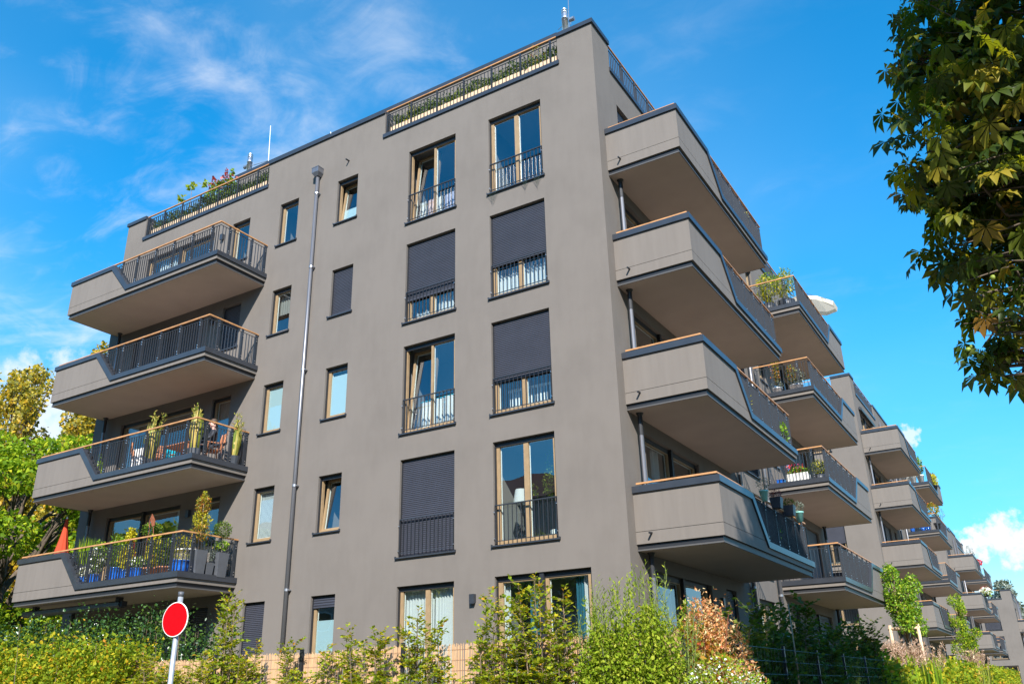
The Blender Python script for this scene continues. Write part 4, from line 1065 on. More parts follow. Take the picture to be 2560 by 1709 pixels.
# ---- trees
def limb_tree(key, seed, h, trunk_r, crown, nl, size, tmpl, mat, clear, lobes, shell=0.45, up=0.4, droop=0.2, bark='bark', sub=4, radii=None):
    """trunk, limbs to each lobe, leaves in the lobes; lobes: (centre, radii)"""
    rng = np.random.default_rng(seed); mb = MB()
    top = np.array([0.2*rng.normal(), 0.2*rng.normal(), h*0.8])
    path = bezier((0, 0, 0), (0.15*rng.normal(), 0.15*rng.normal(), h*.4), top, 9)
    mb.tube(path, list(np.linspace(trunk_r, trunk_r*.25, 9)), 8, False)
    tot = sum(np.prod(l[1])**(2/3.) for l in lobes); P = []
    for c, r in lobes:
        c = np.array(c); r = np.array(r)
        zt = min(max(c[2]-0.9*np.linalg.norm(c[:2])-0.3*h*rng.random(), clear), h*.75)
        i = zt/(h*.8)*8; i0 = min(int(i), 7); o = path[i0]+(path[i0+1]-path[i0])*(i-i0)
        m = (o+c)/2+np.array([0, 0, 0.12*np.linalg.norm(c-o)])
        lp = bezier(o, m, c, 7); mb.tube(lp, list(np.linspace(trunk_r*.42, 0.02, 7)), 6, False)
        for q in range(sub):
            e = ell(rng, 1, c, r*0.95, 0.8)[0]; b0 = lp[3+q % 3]
            mb.tube([b0, (b0+e)/2+rng.normal(size=3)*0.08*np.mean(r), e], [trunk_r*.14, trunk_r*.08, 0.008], 4, False)
        P.append(ell(rng, int(nl*np.prod(r)**(2/3.)/tot), c, r, shell))
    P = np.concatenate(P)
    return mb.mesh('trunk', True), cloud(rng, P, size, tmpl, up, droop, out=None, jit=0.3)
def tree(name, label, loc, meshes, mat, bark='bark', group=None, rz=0.0, sc=(1, 1, 1), cat='tree'):
    t = thing(name, label, cat, loc, rz, group); t.scale = sc
    link('trunk', meshes[0], bark, t); link('crown', meshes[1], mat, t); return t
def rand_lobes(seed, n, c, r, lr, flat=0.8):
    rng = np.random.default_rng(seed); out = []
    for i in range(n):
        p = ell(rng, 1, c, r, 0.65)[0]; s = lr*(0.7+0.6*rng.random()); out.append((p, (s, s, s*flat)))
    return out
# broad green tree left of the building
lb = rand_lobes(5, 80, (0, 0, 7.2), (5.6, 5.6, 5.8), 1.35, 0.6)
tree('broad_tree', 'broad bright green tree beyond the left end of the building', (-31.0, 4.5, -0.8), limb_tree('bt', 51, 12.5, 0.34, None, 60000, 0.20, LEAF2, None, 1.0, lb, 0.5, 0.7, 0.5), 'leaf_tree')
lb = rand_lobes(6, 60, (0, 0, 5.6), (4.6, 4.6, 4.6), 1.3, 0.65)
tree('broad_tree', 'lower bright green tree in front of the broad tree at the left edge', (-29.0, -2.5, -0.8), limb_tree('bt2', 52, 9.5, 0.3, None, 46000, 0.19, LEAF2, None, 1.0, lb, 0.5, 0.7, 0.5), 'leaf_tree')
# yellowing poplars
def poplar(seed, h, w):
    rng = np.random.default_rng(seed); lobes = []
    for i in range(40):
        i *= 25.0/39; z = h*(0.22+0.76*(i/25.0)); rr = w*(1.25-0.85*(i/25.0))*rng.random()**0.6; a = rng.random()*6.28
        s = w*(0.46-0.24*(i/25.0))*(0.7+0.5*rng.random()); lobes.append(((rr*math.cos(a), rr*math.sin(a), z), (s, s, s*1.6)))
    return limb_tree(('pop', seed), seed, h, 0.3, None, 15000, 0.25, LEAF2, None, 2.0, lobes, 0.2, 0.2, 0.5, sub=2)
for i, (x, y, h, w) in enumerate(((-56.5, 14, 26.0, 3.0), (-52.0, 15, 24.5, 2.8), (-48.0, 13.5, 23.0, 2.6), (-44.6, 15.5, 24.2, 2.6), (-41.6, 14, 20.0, 2.8))):
    tree('poplar_tree', '%s yellowing poplar from the left behind the bright green tree' % ORD[i], (x, y, -0.8), poplar(60+i, h, w), 'leaf_poplar', group='yellowing poplars')
# young staked trees beside the second block
def stake_frame(loc, label):
    t = thing('tree_stakes', label, 'tree stake', loc)
    for a, b in ((-.45, -.4), (.45, -.4), (0.0, .5)): link('stake', cached('stk', lambda: MB().tube([(0, 0, 0), (0, 0, 2.3)], 0.055, 8).mesh('stake', True)), 'timber_pale', t, (a, b, 0))
    for p, q in (((-.52, -.4), (.52, -.4)), ((-.45, -.4), (0, .5)), ((.45, -.4), (0, .5))):
        d = Vector((q[0]-p[0], q[1]-p[1], 0)); link('crossbar', MB().tube([(p[0], p[1], 2.18), (q[0], q[1], 2.18)], 0.05, 8).mesh('crossbar', True), 'timber_pale', t)
def young(seed, h, spread):
    rng = np.random.default_rng(seed); lobes = []
    for i in range(22):
        a = rng.random()*6.28; f = i/21.0; rr = spread*(0.25+0.75*rng.random())*(1-0.45*f); s = 0.34*(1-0.3*f)
        lobes.append(((rr*math.cos(a), rr*math.sin(a), 2.3+(h-2.7)*f), (s, s, s*1.25)))
    return limb_tree(('yt', seed), seed, h, 0.06, None, 5600, 0.085, LEAF2, None, 1.7, lobes, 0.3, 0.3, 0.7, sub=3)
tree('young_tree', 'young bright green tree on timber stakes beside the second block', (2.35, 18.0, 0.6), young(101, 4.7, 1.0), 'leaf_bright', 'twig', sc=(0.92, 0.92, 0.95))
stake_frame((2.35, 18.0, 0.5), 'timber stake frame around the nearer young tree')
tree('young_tree', 'farther young tree on timber stakes, before the third block', (2.2, 38.5, 0.3), young(102, 5.8, 1.25), 'leaf_tree', 'twig', sc=(0.9, 0.9, 0.92))
stake_frame((2.2, 38.5, 0.3), 'timber stake frame around the farther young tree')
tree('distant_tree', 'pale green tree at the far end of the row of blocks', (1.5, 128, -0.8), limb_tree('dt', 111, 15.5, 0.3, None, 9000, 0.42, LEAF2, None, 2.0, rand_lobes(9, 18, (0, 0, 10.0), (3.6, 3.6, 5.0), 1.5)), 'leaf_silver')
# horse chestnut hanging in from the right
def chestnut():
    rng = np.random.default_rng(201)
    base = np.array([12.3, -8.2, -0.8])
    def at(u, v, dist): d = np.array(dir_of(u, v)); return np.array(CAM)+d*dist
    near = [(2490, 150, 9.6, 1.05), (2385, 50, 10.2, 0.66), (2450, 330, 9.3, 0.88), (2375, 420, 9.6, 0.56), (2520, 540, 9.2, 0.74), (2415, 600, 9.6, 0.46), (2555, 700, 9.2, 0.58), (2505, 800, 9.0, 0.34), (2462, 865, 8.9, 0.2), (2580, 850, 9.3, 0.3), (2590, 950, 9.2, 0.2), (2640, 350, 9.8, 1.1), (2690, 100, 10.2, 1.2), (2640, 600, 9.8, 0.8), (2600, 250, 11.2, 1.1), (2530, 30, 11.4, 1.1), (2580, 480, 11.0, 0.9), (2350, 210, 10.4, 0.45), (2580, 130, 10.3, 0.9), (2520, 430, 10.6, 0.8), (2300, 150, 9.9, 0.3), (2300, 470, 9.7, 0.28), (2350, 660, 9.6, 0.25), (2470, 920, 8.9, 0.16), (2530, 900, 9.0, 0.22), (2440, 760, 9.1, 0.2)]
    lobes = [(at(u, v, d)-base, (r, r, r*0.85)) for u, v, d, r in near]
    # the rest of the crown, out of the picture
    far = []
    for i in range(60):
        p = ell(rng, 1, (0, 0.3, 10.8), (4.4, 5.0, 7.2), 0.75)[0]; w = p+base
        far.append((p, (1.25, 1.25, 1.0)))
    def vis(c):     # keep the unseen lobes outside the view
        d = Vector(tuple(c+base))-Vector(CAM); z = d.dot(_f)
        return z > 0.3 and d.dot(_r)/z*2131.91+1280 < 2560+1.5*2131.91/max(z, .3) and -d.dot(_u)/z*2131.91+854.5 > -1.5*2131.91/z
    far = [l for l in far if not vis(l[0])]
    mb = MB()
    path = bezier((0, 0, 0), (0.3, 0.2, 6), (-0.2, 0.4, 15), 10); mb.tube(path, list(np.linspace(0.42, 0.12, 10)), 10, False)
    P = []
    for c, r in lobes+far:
        zt = min(max(c[2]*0.75, 2.6), 13.0); i = zt/15*9; i0 = int(i); o = path[i0]+(path[min(i0+1, 9)]-path[i0])*(i-i0)
        m = (o+c)/2+np.array([0, 0, 0.5]); lp = bezier(o, m, c, 8)
        mb.tube(lp, list(np.linspace(0.10, 0.012, 8)), 6, False)
        nsub = 9
        for q in range(nsub):
            e = ell(rng, 1, c, np.array(r)*0.95, 0.85)[0]; b0 = lp[4+q % 4]
            mb.tube([b0, (b0+e)/2+rng.normal(size=3)*0.10, e], [0.018, 0.011, 0.005], 4, False)
    def leafset(ls, dens, size):
        out = []
        for c, r in ls:
            n = int(dens*r[0]**2.3)+5; out.append(ell(rng, n, c, r, 0.55))
        return np.concatenate(out)
    pn = leafset(lobes, 185, 0.2); pf = leafset(far, 105, 0.3)
    def mk(p, size):
        n = len(p); a = rng.random(n)*6.28
        ax = np.stack([np.cos(a), np.sin(a), -0.75-0.5*rng.random(n)], 1); nm = np.stack([np.cos(a)*0.9, np.sin(a)*0.9, 0.9+0.3*rng.normal(size=n)], 1)
        return leaves_mesh('crown', p, ax, nm, size*(0.7+0.5*rng.random(n)), PALM, rng.random(n))
    t = thing('chestnut_tree', 'horse chestnut with drooping dark green fingered leaves at the upper right', 'tree', tuple(base))
    link('trunk', mb.mesh('trunk', True), 'bark', t)
    link('crown', mk(pn, 0.195), 'leaf_chestnut', t); link('crown', mk(pf, 0.32), 'leaf_chestnut', t)
    q = leafset(lobes, 2, 0.2); mbf = MB()
    fr = cached('conker', lambda: MB().lathe([(0, -0.026), (0.018, -0.019), (0.026, 0), (0.018, 0.019), (0, 0.026)], 8).mesh('fruit', True))
    for p in q[:46]: link('fruit', fr, 'leaf_fruit', t, tuple(p))
pmat('leaf_fruit', (0.20, 0.26, 0.03), 0.6)
chestnut()
# ------------------------------------------------------------------ fences and sign
def reed_fence():
    t = thing('reed_fence', 'tan reed screen on a dark metal fence behind the beech shrubs', 'fence', (0, -5.0, 0))
    rng = random.Random(3); mb = MB(); x = -7.9
    while x < 2.78:
        w = rng.uniform(0.008, 0.014); z1 = 1.56+rng.uniform(-0.03, 0.025)+0.012*math.sin(x*2.2); dy = rng.uniform(-0.006, 0.006); tl = rng.uniform(-0.01, 0.01)
        mb.add([(x, dy, -0.6), (x+w/2, dy-w*.6, -0.6), (x+w, dy, -0.6), (x+tl, dy, z1), (x+w/2+tl, dy-w*.6, z1), (x+w+tl, dy, z1)], [(0, 1, 4, 3), (1, 2, 5, 4), (3, 4, 5), (2, 0, 3, 5)])
        x += w*0.92
    tag(link('reeds', mb.mesh('reeds'), 'reed', t), kind='stuff')
    wm = cached('wire', lambda: MB().tube([(-7.9, 0, 0), (2.78, 0, 0)], 0.0018, 4).mesh('wire'))
    for i in range(15): link('wire', wm, 'rust', t, (0, -0.0135, 1.48-0.145*i))
    pm = cached('fpost', lambda: MB().box(-0.03, 0.03, -0.02, 0.02, -0.7, 1.62).mesh('post'))
    for x in (-5.9, -3.8, -1.68, 0.45, 2.57): link('post', pm, 'dark_trim', t, (x, -0.045, 0))
reed_fence()
t = thing('timber_post', 'reddish brown timber post at the left end of the reed screen', 'post', (-7.98, -5.15, 0))
link('shaft', MB().box(-0.06, 0.06, -0.06, 0.06, -0.7, 1.62).mesh('shaft'), 'timber', t)
link('brace', MB().tube([(-0.16, 0, -0.2), (-0.16, 0, 1.42)], 0.02, 6).mesh('brace'), 'dark_trim', t)
link('brace', MB().tube([(-0.14, -0.02, 1.35), (0.12, -0.1, 0.6)], 0.02, 6).mesh('brace'), 'dark_trim', t)
def side_fence():
    t = thing('wire_fence', 'dark welded wire fence running along the side gardens', 'fence', (2.8, -5.0, 0))
    pm = cached('wpost', lambda: MB().box(-0.02, 0.02, -0.03, 0.03, -0.7, 1.52).mesh('post'))
    n = 24
    for i in range(n): link('post', pm, 'rail_metal', t, (0, 0.1+2.4*i, 0))
    for j in range(9): link('wire', cached('hw', lambda: MB().tube([(0, 0, 0), (0, 57, 0)], 0.004, 4).mesh('wire')), 'rail_metal', t, (0.03, 0, 1.46-0.2*j))
    mb = MB()
    for i in range(0, 130): y = i*0.2; mb.box(0.034, 0.037, y, y+0.003, -0.5, 1.48)
    tag(link('wire_mesh', mb.mesh('wire_mesh'), 'rail_metal', t), kind='stuff')
side_fence()
def road_sign():
    t = thing('road_sign', 'round red sign with a white rim on a galvanised post', 'sign', (-1.78, -9.15, 0), math.radians(7))
    n = 48
    disc = MB().lathe([(0, 0.004), (0.186, 0.004)], n); rim = MB().lathe([(0.186, 0.0042), (0.194, 0.003), (0.196, -0.004), (0.0, -0.004)], n)
    d = link('disc', disc.mesh('disc'), 'sign_red', t, (0, -0.045, 1.74), 0, math.pi/2); link('rim', rim.mesh('rim'), 'sign_white', t, (0, -0.045, 1.74), 0, math.pi/2)
    link('post', MB().tube([(0, 0, -0.7), (0, 0, 2.04)], 0.03, 16).mesh('post', True), 'galv', t)
    link('cap', MB().tube([(0, 0, 2.0), (0, 0, 2.055)], 0.033, 16).mesh('cap', True), 'pot_grey', t)
    for z in (1.60, 1.88): link('clamp', cached('sclamp', lambda: MB().tube([(0, 0, -0.015), (0, 0, 0.015)], 0.036, 12).box(-0.05, 0.05, -0.041, -0.028, -0.012, 0.012).mesh('clamp')), 'galv', t, (0, 0, z))
road_sign()

# street trees on the far side of the road, mirrored in the panes
for i, (x, h, y) in enumerate(((-30, 11.0, -31), (-21, 12.0, -31), (-12, 10.5, -31), (6, 11.5, -31), (-38, 13.0, -17), (-43, 14.0, -20), (-48, 15.0, -22), (-55, 16.0, -27))):
    tree('street_tree', '%s street tree from the left across the road, mirrored in the panes' % ORD[i], (x, y, -0.8), limb_tree(('st', i), 140+i, h, 0.25, None, 7000, 0.32, LEAF2, None, 2.5, rand_lobes(30+i, 18, (0, 0, h*.62), (3.0, 3.0, 3.2), 1.3)), 'leaf_tree', group='street trees across the road')

t = thing('bird_feeder', 'small bird feeder with a pale roof on a thin pole among the dark shrubs', 'bird feeder', (2.45, 1.1, 0.12))
link('roof', MB().add([(-.16, -.14, 1.62), (.16, -.14, 1.62), (.16, .14, 1.62), (-.16, .14, 1.62), (-.05, 0, 1.74), (.05, 0, 1.74)], [(0, 1, 5, 4), (1, 2, 5), (2, 3, 4, 5), (3, 0, 4), (3, 2, 1, 0)]).mesh('roof'), 'pot_zinc', t)
link('pole', MB().tube([(0, 0, -0.6), (0, 0, 1.63)], 0.015, 6).mesh('pole'), 'timber', t)
t = thing('plant_stake', 'tall bare wooden stake leaning among the dark shrubs', 'stake', (2.72, 0.7, -0.6)); link('shaft', MB().tube([(0, 0, 0), (0.05, 0.1, 1.8), (0.02, 0.2, 2.9)], [0.02, 0.017, 0.012], 6).mesh('shaft', True), 'timber', t)
# ------------------------------------------------------------------ things on the balconies, roof and behind the windows
def D(k): return BAL_Z+H*k+DECK
def pot_mesh(kind, r, h):
    def fn():
        mb = MB()
        if kind == 'round': pr = [(0, 0), (r*.72, 0), (r*.95, h*.25), (r, h*.6), (r*.93, h*.92), (r*1.02, h*.95), (r*1.02, h), (r*.92, h), (r*.9, h*.88), (0, h*.88)]
        elif kind == 'flare': pr = [(0, 0), (r*.62, 0), (r*.97, h*.86), (r*1.05, h*.87), (r*1.05, h), (r*.95, h), (r*.9, h*.88), (0, h*.88)]
        else: pr = [(0, 0), (r*.9, 0), (r, h), (r*.9, h), (r*.88, h*.9), (0, h*.9)]
        return mb.lathe(pr, 20).mesh('pot', True)
    return cached(('pot', kind, r, h), fn)
def square_pot(w, h, t=0.78):
    def fn():
        a, b = w*t/2, w/2; mb = MB()
        mb.add([(-a, -a, 0), (a, -a, 0), (a, a, 0), (-a, a, 0), (-b, -b, h), (b, -b, h), (b, b, h), (-b, b, h)], [(0, 3, 2, 1), (0, 1, 5, 4), (1, 2, 6, 5), (2, 3, 7, 6), (3, 0, 4, 7)])
        c = b*0.88; mb.add([(-b, -b, h), (b, -b, h), (b, b, h), (-b, b, h), (-c, -c, h), (c, -c, h), (c, c, h), (-c, c, h), (-c, -c, h-.06), (c, -c, h-.06), (c, c, h-.06), (-c, c, h-.06)],
               [(0, 1, 5, 4), (1, 2, 6, 5), (2, 3, 7, 6), (3, 0, 4, 7), (4, 5, 9, 8), (5, 6, 10, 9), (6, 7, 11, 10), (7, 4, 8, 11), (8, 9, 10, 11)])
        return mb.mesh('pot')
    return cached(('sq', w, h, t), fn)
def potted(name, label, loc, pot, pmat_, blobs, cat='potted plant', group=None, seed=0, stem=None, flowers=None):
    """blobs: (mat, n, centre, radii, leaf size, template)"""
    t = thing(name, label, cat, loc, 0, group); rng = np.random.default_rng(seed+500)
    if pot is not None: link('pot', pot, pmat_, t)
    if stem: link('stem', MB().tube([(0, 0, stem[0]), (0.01, 0.01, (stem[0]+stem[1])/2), (0, 0, stem[1])], [stem[2], stem[2]*.8, stem[2]*.5], 7).mesh('stem', True), 'twig', t)
    for b in blobs:
        mat, n, c, r, sz, tm = b
        link('foliage', cloud(rng, ell(rng, n, c, r, 0.5), sz, tm, 0.35, -0.2), mat, t)
    for f in (flowers or []):
        mat, n, c, r, sz = f
        link('blossom', cloud(rng, ell(rng, n, c, r, 0.8), sz, PETAL, 0.3), mat, t)
    return t
# ---- lowest left balcony: a jungle of pots
z = D(0)
potted('potted_shrub', 'wide round blue glazed pot with a golden shrub at the balcony corner', (-11.78, -1.48, z), pot_mesh('round', 0.24, 0.36), 'glaze_blue', [('leaf_yellow', 520, (0, 0, 0.66), (0.26, 0.24, 0.36), 0.06, NARROW)], seed=1)
potted('cypress', 'tall flame shaped cypress with orange tips in a grey planter', (-11.48, -1.20, z), square_pot(0.34, 0.62), 'pot_grey', [('leaf_autumn', 620, (0, 0, 1.78), (0.19, 0.19, 0.30), 0.07, NARROW), ('leaf_yellow', 420, (0, 0, 1.4), (0.24, 0.24, 0.22), 0.07, NARROW), ('leaf_autumn', 520, (0, 0, 1.06), (0.25, 0.25, 0.24), 0.07, NARROW), ('leaf_yellow', 120, (0, 0, 2.02), (0.06, 0.06, 0.16), 0.06, NARROW)], seed=2, stem=(0.5, 1.9, 0.022))
potted('box_ball', 'round clipped box ball in a tall grey planter by the wall', (-11.42, -0.55, z), square_pot(0.34, 0.62), 'pot_grey', [('leaf_dark', 900, (0, 0, 1.22), (0.25, 0.25, 0.23), 0.035, LEAF2), ('leaf_bright', 260, (0, 0, 1.24), (0.26, 0.26, 0.24), 0.03, LEAF2), ('leaf_bright', 420, (0, 0, 0.82), (0.20, 0.20, 0.15), 0.04, LEAF2)], seed=3, stem=(0.5, 1.1, 0.02))
potted('grey_herb', 'low blue-grey pot with a silvery herb between the tall grey planters', (-11.46, -0.88, z), square_pot(0.24, 0.34), 'pot_grey', [('leaf_silver', 260, (0, 0, 0.52), (0.17, 0.17, 0.18), 0.05, NARROW)], seed=4)
t = thing('white_table', 'round white garden table behind the golden shrub', 'table', (-12.25, -0.95, z))
link('table_top', MB().lathe([(0, 0.70), (0.32, 0.70), (0.34, 0.712), (0.34, 0.728), (0.32, 0.74), (0, 0.74)], 24).mesh('table_top', True), 'plastic_white', t)
for a in range(3): link('leg', cached('tleg', lambda: MB().tube([(0.05, 0, 0.7), (0.22, 0, 0)], 0.016, 6).mesh('leg')), 'plastic_white', t, (0, 0, 0), a*2.094)
for i, (x, y, r, h, lab, bl, fl) in enumerate((
    (-14.33, -1.56, 0.20, 0.40, 'tall blue glazed pot with bamboo, left of the centre post', [('leaf_bright', 420, (0, 0, 0.85), (0.22, 0.20, 0.45), 0.10, NARROW)], None),
    (-13.87, -1.58, 0.19, 0.30, 'blue glazed pot with an upright yellow-green shrub', [('leaf_yellow', 420, (0, 0, 0.62), (0.20, 0.18, 0.32), 0.07, LEAF2), ('leaf_yellow', 240, (-0.08, 0.1, 1.22), (0.13, 0.13, 0.24), 0.07, LEAF2)], None),
    (-13.36, -1.58, 0.18, 0.30, 'dark blue glazed pot with white blossoms over its rim', [('leaf_bright', 300, (0, 0, 0.45), (0.22, 0.18, 0.14), 0.06, LEAF2)], [('flower_white', 120, (0, -0.02, 0.47), (0.25, 0.20, 0.15), 0.05)]),
    (-15.62, -1.58, 0.17, 0.26, 'small blue glazed pot with white flowers beside the sloping coping', [('leaf_dark', 160, (0, 0, 0.36), (0.15, 0.15, 0.12), 0.05, LEAF2)], [('flower_white', 150, (0, 0, 0.40), (0.17, 0.15, 0.15), 0.06)]),
    (-15.18, -1.58, 0.17, 0.30, 'blue glazed pot with a climbing white rose', [('leaf_bright', 420, (0.05, 0, 0.75), (0.24, 0.18, 0.48), 0.06, LEAF2), ('leaf_dark', 200, (0.15, 0, 0.6), (0.20, 0.16, 0.30), 0.06, LEAF2)], [('flower_white', 90, (0.1, -0.04, 0.72), (0.30, 0.18, 0.34), 0.075)]))):
    potted('flower_pot', lab, (x, y, z), pot_mesh('round', r, h), 'glaze_blue', bl, seed=10+i, flowers=fl)
potted('terracotta_pot', 'terracotta pot with a yellow-green bush on the lowest left balcony', (-12.9, -1.5, z), pot_mesh('flare', 0.18, 0.28), 'terracotta', [('leaf_yellow', 420, (0.05, 0, 0.72), (0.24, 0.2, 0.42), 0.06, LEAF2), ('leaf_bright', 260, (-0.1, 0.1, 0.6), (0.25, 0.2, 0.35), 0.06, LEAF2)], seed=20)
potted('terracotta_pot', 'terracotta pot with a dark bushy plant next to the golden shrub', (-12.35, -1.52, z), pot_mesh('flare', 0.17, 0.26), 'terracotta', [('leaf_dark', 420, (0, 0, 0.62), (0.24, 0.2, 0.36), 0.06, LEAF2), ('leaf_beech', 150, (0, 0, 0.7), (0.24, 0.2, 0.3), 0.05, LEAF2)], seed=21)
potted('topiary_ball', 'dark green topiary ball on a thin trunk before the glass door', (-13.8, -0.95, z), pot_mesh('flare', 0.2, 0.34), 'pot_dark', [('leaf_dark', 700, (0, 0, 1.42), (0.28, 0.28, 0.22), 0.045, LEAF2), ('leaf_bright', 200, (0, 0, 1.45), (0.29, 0.29, 0.22), 0.04, LEAF2)], seed=22, stem=(0.3, 1.3, 0.018))
grass('fountain_grass', 'fountain grass spilling over the handrail near the solid parapet', (-16.5, -1.0, z+0.45), 0.85, 240, 0.6, 'leaf_tree', None, None, 61, (0.2, 0.30, 'pot_dark'), 'potted plant', 0.55)
t = thing('rusty_sculpture', 'rusty metal plant stake sculpture rising above the handrail', 'sculpture', (-13.42, -1.2, z))
link('stake', MB().tube([(0.18, 0, 0.0), (0.10, 0, 1.0), (-0.02, 0, 1.45)], 0.009, 6).mesh('stake'), 'rust', t)
link('stake', MB().tube([(-0.28, 0.05, 0.0), (-0.26, 0.03, 1.0), (-0.16, 0.0, 1.42)], 0.009, 6).mesh('stake'), 'rust', t)
link('blade', MB().prism_y([(-0.14, 1.82), (0.02, 1.62), (0.03, 1.48), (-0.06, 1.46), (-0.16, 1.62)], -0.012, 0.012).mesh('blade'), 'rust', t)
link('hoop', MB().tube([(-0.16, 0, 1.44), (-0.22, 0, 1.56), (-0.18, 0, 1.72), (-0.12, 0, 1.80)], 0.012, 6).mesh('hoop'), 'rust', t)
# closed orange parasol
def closed_parasol():
    t = thing('parasol', 'closed orange parasol standing at the left end of the lowest balcony', 'parasol', (-17.86, -1.0, z))
    n = 24; prof = [(0.03, 2.22), (0.05, 2.0), (0.10, 1.65), (0.16, 1.3), (0.20, 1.08), (0.215, 0.98)]; vs = []; fs = []
    for j, (r, zz) in enumerate(prof):
        for i in range(n):
            a = 2*math.pi*i/n; rr = r*(1+(0.28 if i % 3 == 0 else -0.10)*(0.4+j*.12)); vs.append((rr*math.cos(a), rr*math.sin(a), zz+(0.02*(i % 3) if j == len(prof)-1 else 0)))
    for j in range(len(prof)-1):
        for i in range(n): k = (i+1) % n; fs.append((j*n+i, (j+1)*n+i, (j+1)*n+k, j*n+k))
    link('canopy', MB().add(vs, fs).mesh('canopy', True), 'parasol_orange', t)
    link('pole', MB().tube([(0, 0, 0), (0, 0, 2.25)], 0.02, 8).mesh('pole'), 'plastic_white', t)
    link('finial', MB().tube([(0, 0, 2.22), (0, 0, 2.29)], [0.03, 0.015], 8).mesh('finial'), 'plastic_white', t)
    link('base', MB().lathe([(0, 0), (0.25, 0), (0.25, 0.05), (0.05, 0.09), (0, 0.09)], 18).mesh('base'), 'pot_dark', t)
closed_parasol()
# ---- second balcony: tall grasses, wooden furniture, a seated person
z = D(1)
grass('tall_grass', 'tall potted grass at the middle of the second left balcony', (-13.6, -1.5, z), 1.15, 150, 0.30, 'leaf_grass', (7, 0.5, 'leaf_grass'), 'potted grasses on the second left balcony', 62, (0.17, 0.28, 'pot_grey'), 'potted plant', 1.25)
grass('tall_grass', 'tall potted grass at the outer corner of the second left balcony', (-11.75, -1.5, z), 1.15, 170, 0.30, 'leaf_grass', (8, 0.5, 'leaf_grass'), 'potted grasses on the second left balcony', 63, (0.19, 0.28, 'pot_grey'), 'potted plant', 1.25)
grass('tall_grass', 'tall potted grass next to the wall on the second left balcony', (-11.42, -0.42, z), 1.05, 120, 0.22, 'leaf_grass', (6, 0.45, 'leaf_grass'), 'potted grasses on the second left balcony', 64, (0.16, 0.26, 'pot_dark'), 'potted plant', 1.25)
potted('terracotta_pot', 'small terracotta pot with a bright herb by the sloping coping, second balcony', (-15.82, -1.55, z), pot_mesh('flare', 0.13, 0.2), 'terracotta', [('leaf_bright', 220, (0.02, 0, 0.36), (0.16, 0.14, 0.2), 0.05, LEAF2), ('leaf_bright', 60, (0, 0, 0.6), (0.05, 0.05, 0.24), 0.06, NARROW)], seed=30)
def garden_chair(label, loc, rz):
    t = thing('garden_chair', label, 'chair', loc, rz)
    for i in range(5): link('seat_slat', cached('sslat', lambda: MB().box(-0.23, 0.23, -0.035, 0.035, 0.43, 0.45).mesh('seat_slat')), 'terracotta', t, (0, -0.18+i*0.085, 0))
    for i in range(6): link('back_slat', cached('bslat', lambda: MB().box(-0.23, 0.23, 0.2, 0.22, 0, 0.06).mesh('back_slat')), 'terracotta', t, (0, 0.03+i*0.015, 0.5+i*0.08))
    for x in (-0.22, 0.22):
        link('leg', cached('cleg1', lambda: MB().tube([(0, -0.2, 0), (0, -0.18, 0.62)], 0.017, 6).mesh('leg')), 'terracotta', t, (x, 0, 0))
        link('leg', cached('cleg2', lambda: MB().tube([(0, 0.24, 0), (0, 0.2, 0.45), (0, 0.32, 1.0)], 0.017, 6).mesh('leg')), 'terracotta', t, (x, 0, 0))
        link('armrest', cached('carm', lambda: MB().box(-0.025, 0.025, -0.22, 0.25, 0.62, 0.64).mesh('armrest')), 'terracotta', t, (x, 0, 0))
garden_chair('reddish brown slatted garden chair left of the garden table', (-13.95, -0.85, z), 1.4)
garden_chair('reddish brown slatted garden chair that the person sits on', (-12.0, -0.72, z), -0.4)
garden_chair('folded back wooden chair by the glass door, left on the second balcony', (-14.75, -0.95, z), 2.6)
t = thing('garden_table', 'reddish brown slatted garden table on the second left balcony', 'table', (-13.05, -0.8, z))
for i in range(8): link('slat', cached('tslat', lambda: MB().box(-0.55, 0.55, -0.04, 0.04, 0.70, 0.72).mesh('slat')), 'terracotta', t, (0, -0.32+i*0.092, 0))
for x in (-0.5, 0.5):
    for y in (-0.3, 0.3): link('leg', cached('gleg', lambda: MB().box(-0.025, 0.025, -0.025, 0.025, 0, 0.70).mesh('leg')), 'terracotta', t, (x, y, 0))
tag(link('cushion', MB().prism_y([(-0.2, 0), (0.2, 0), (0.22, 0.2), (0.16, 0.4), (-0.18, 0.38), (-0.22, 0.18)], -0.04, 0.04).mesh('cushion'), 'cloth_cyan', None, (-13.92, -0.62, z+0.5)), 'turquoise cushion on the garden chair of the second left balcony', 'cushion')
tag(link('pane_reflection', curtain_mesh(0.55, 0.75, 77, 0.03, 3), 'linen', None, (-14.75, -1.25, z+0.05)), 'pale sheet standing in for a glass reflection behind the railing of the second left balcony', 'reflection_sheet')  # pale sheet imitating the bluish-white reflection in the glass, no cloth hangs here
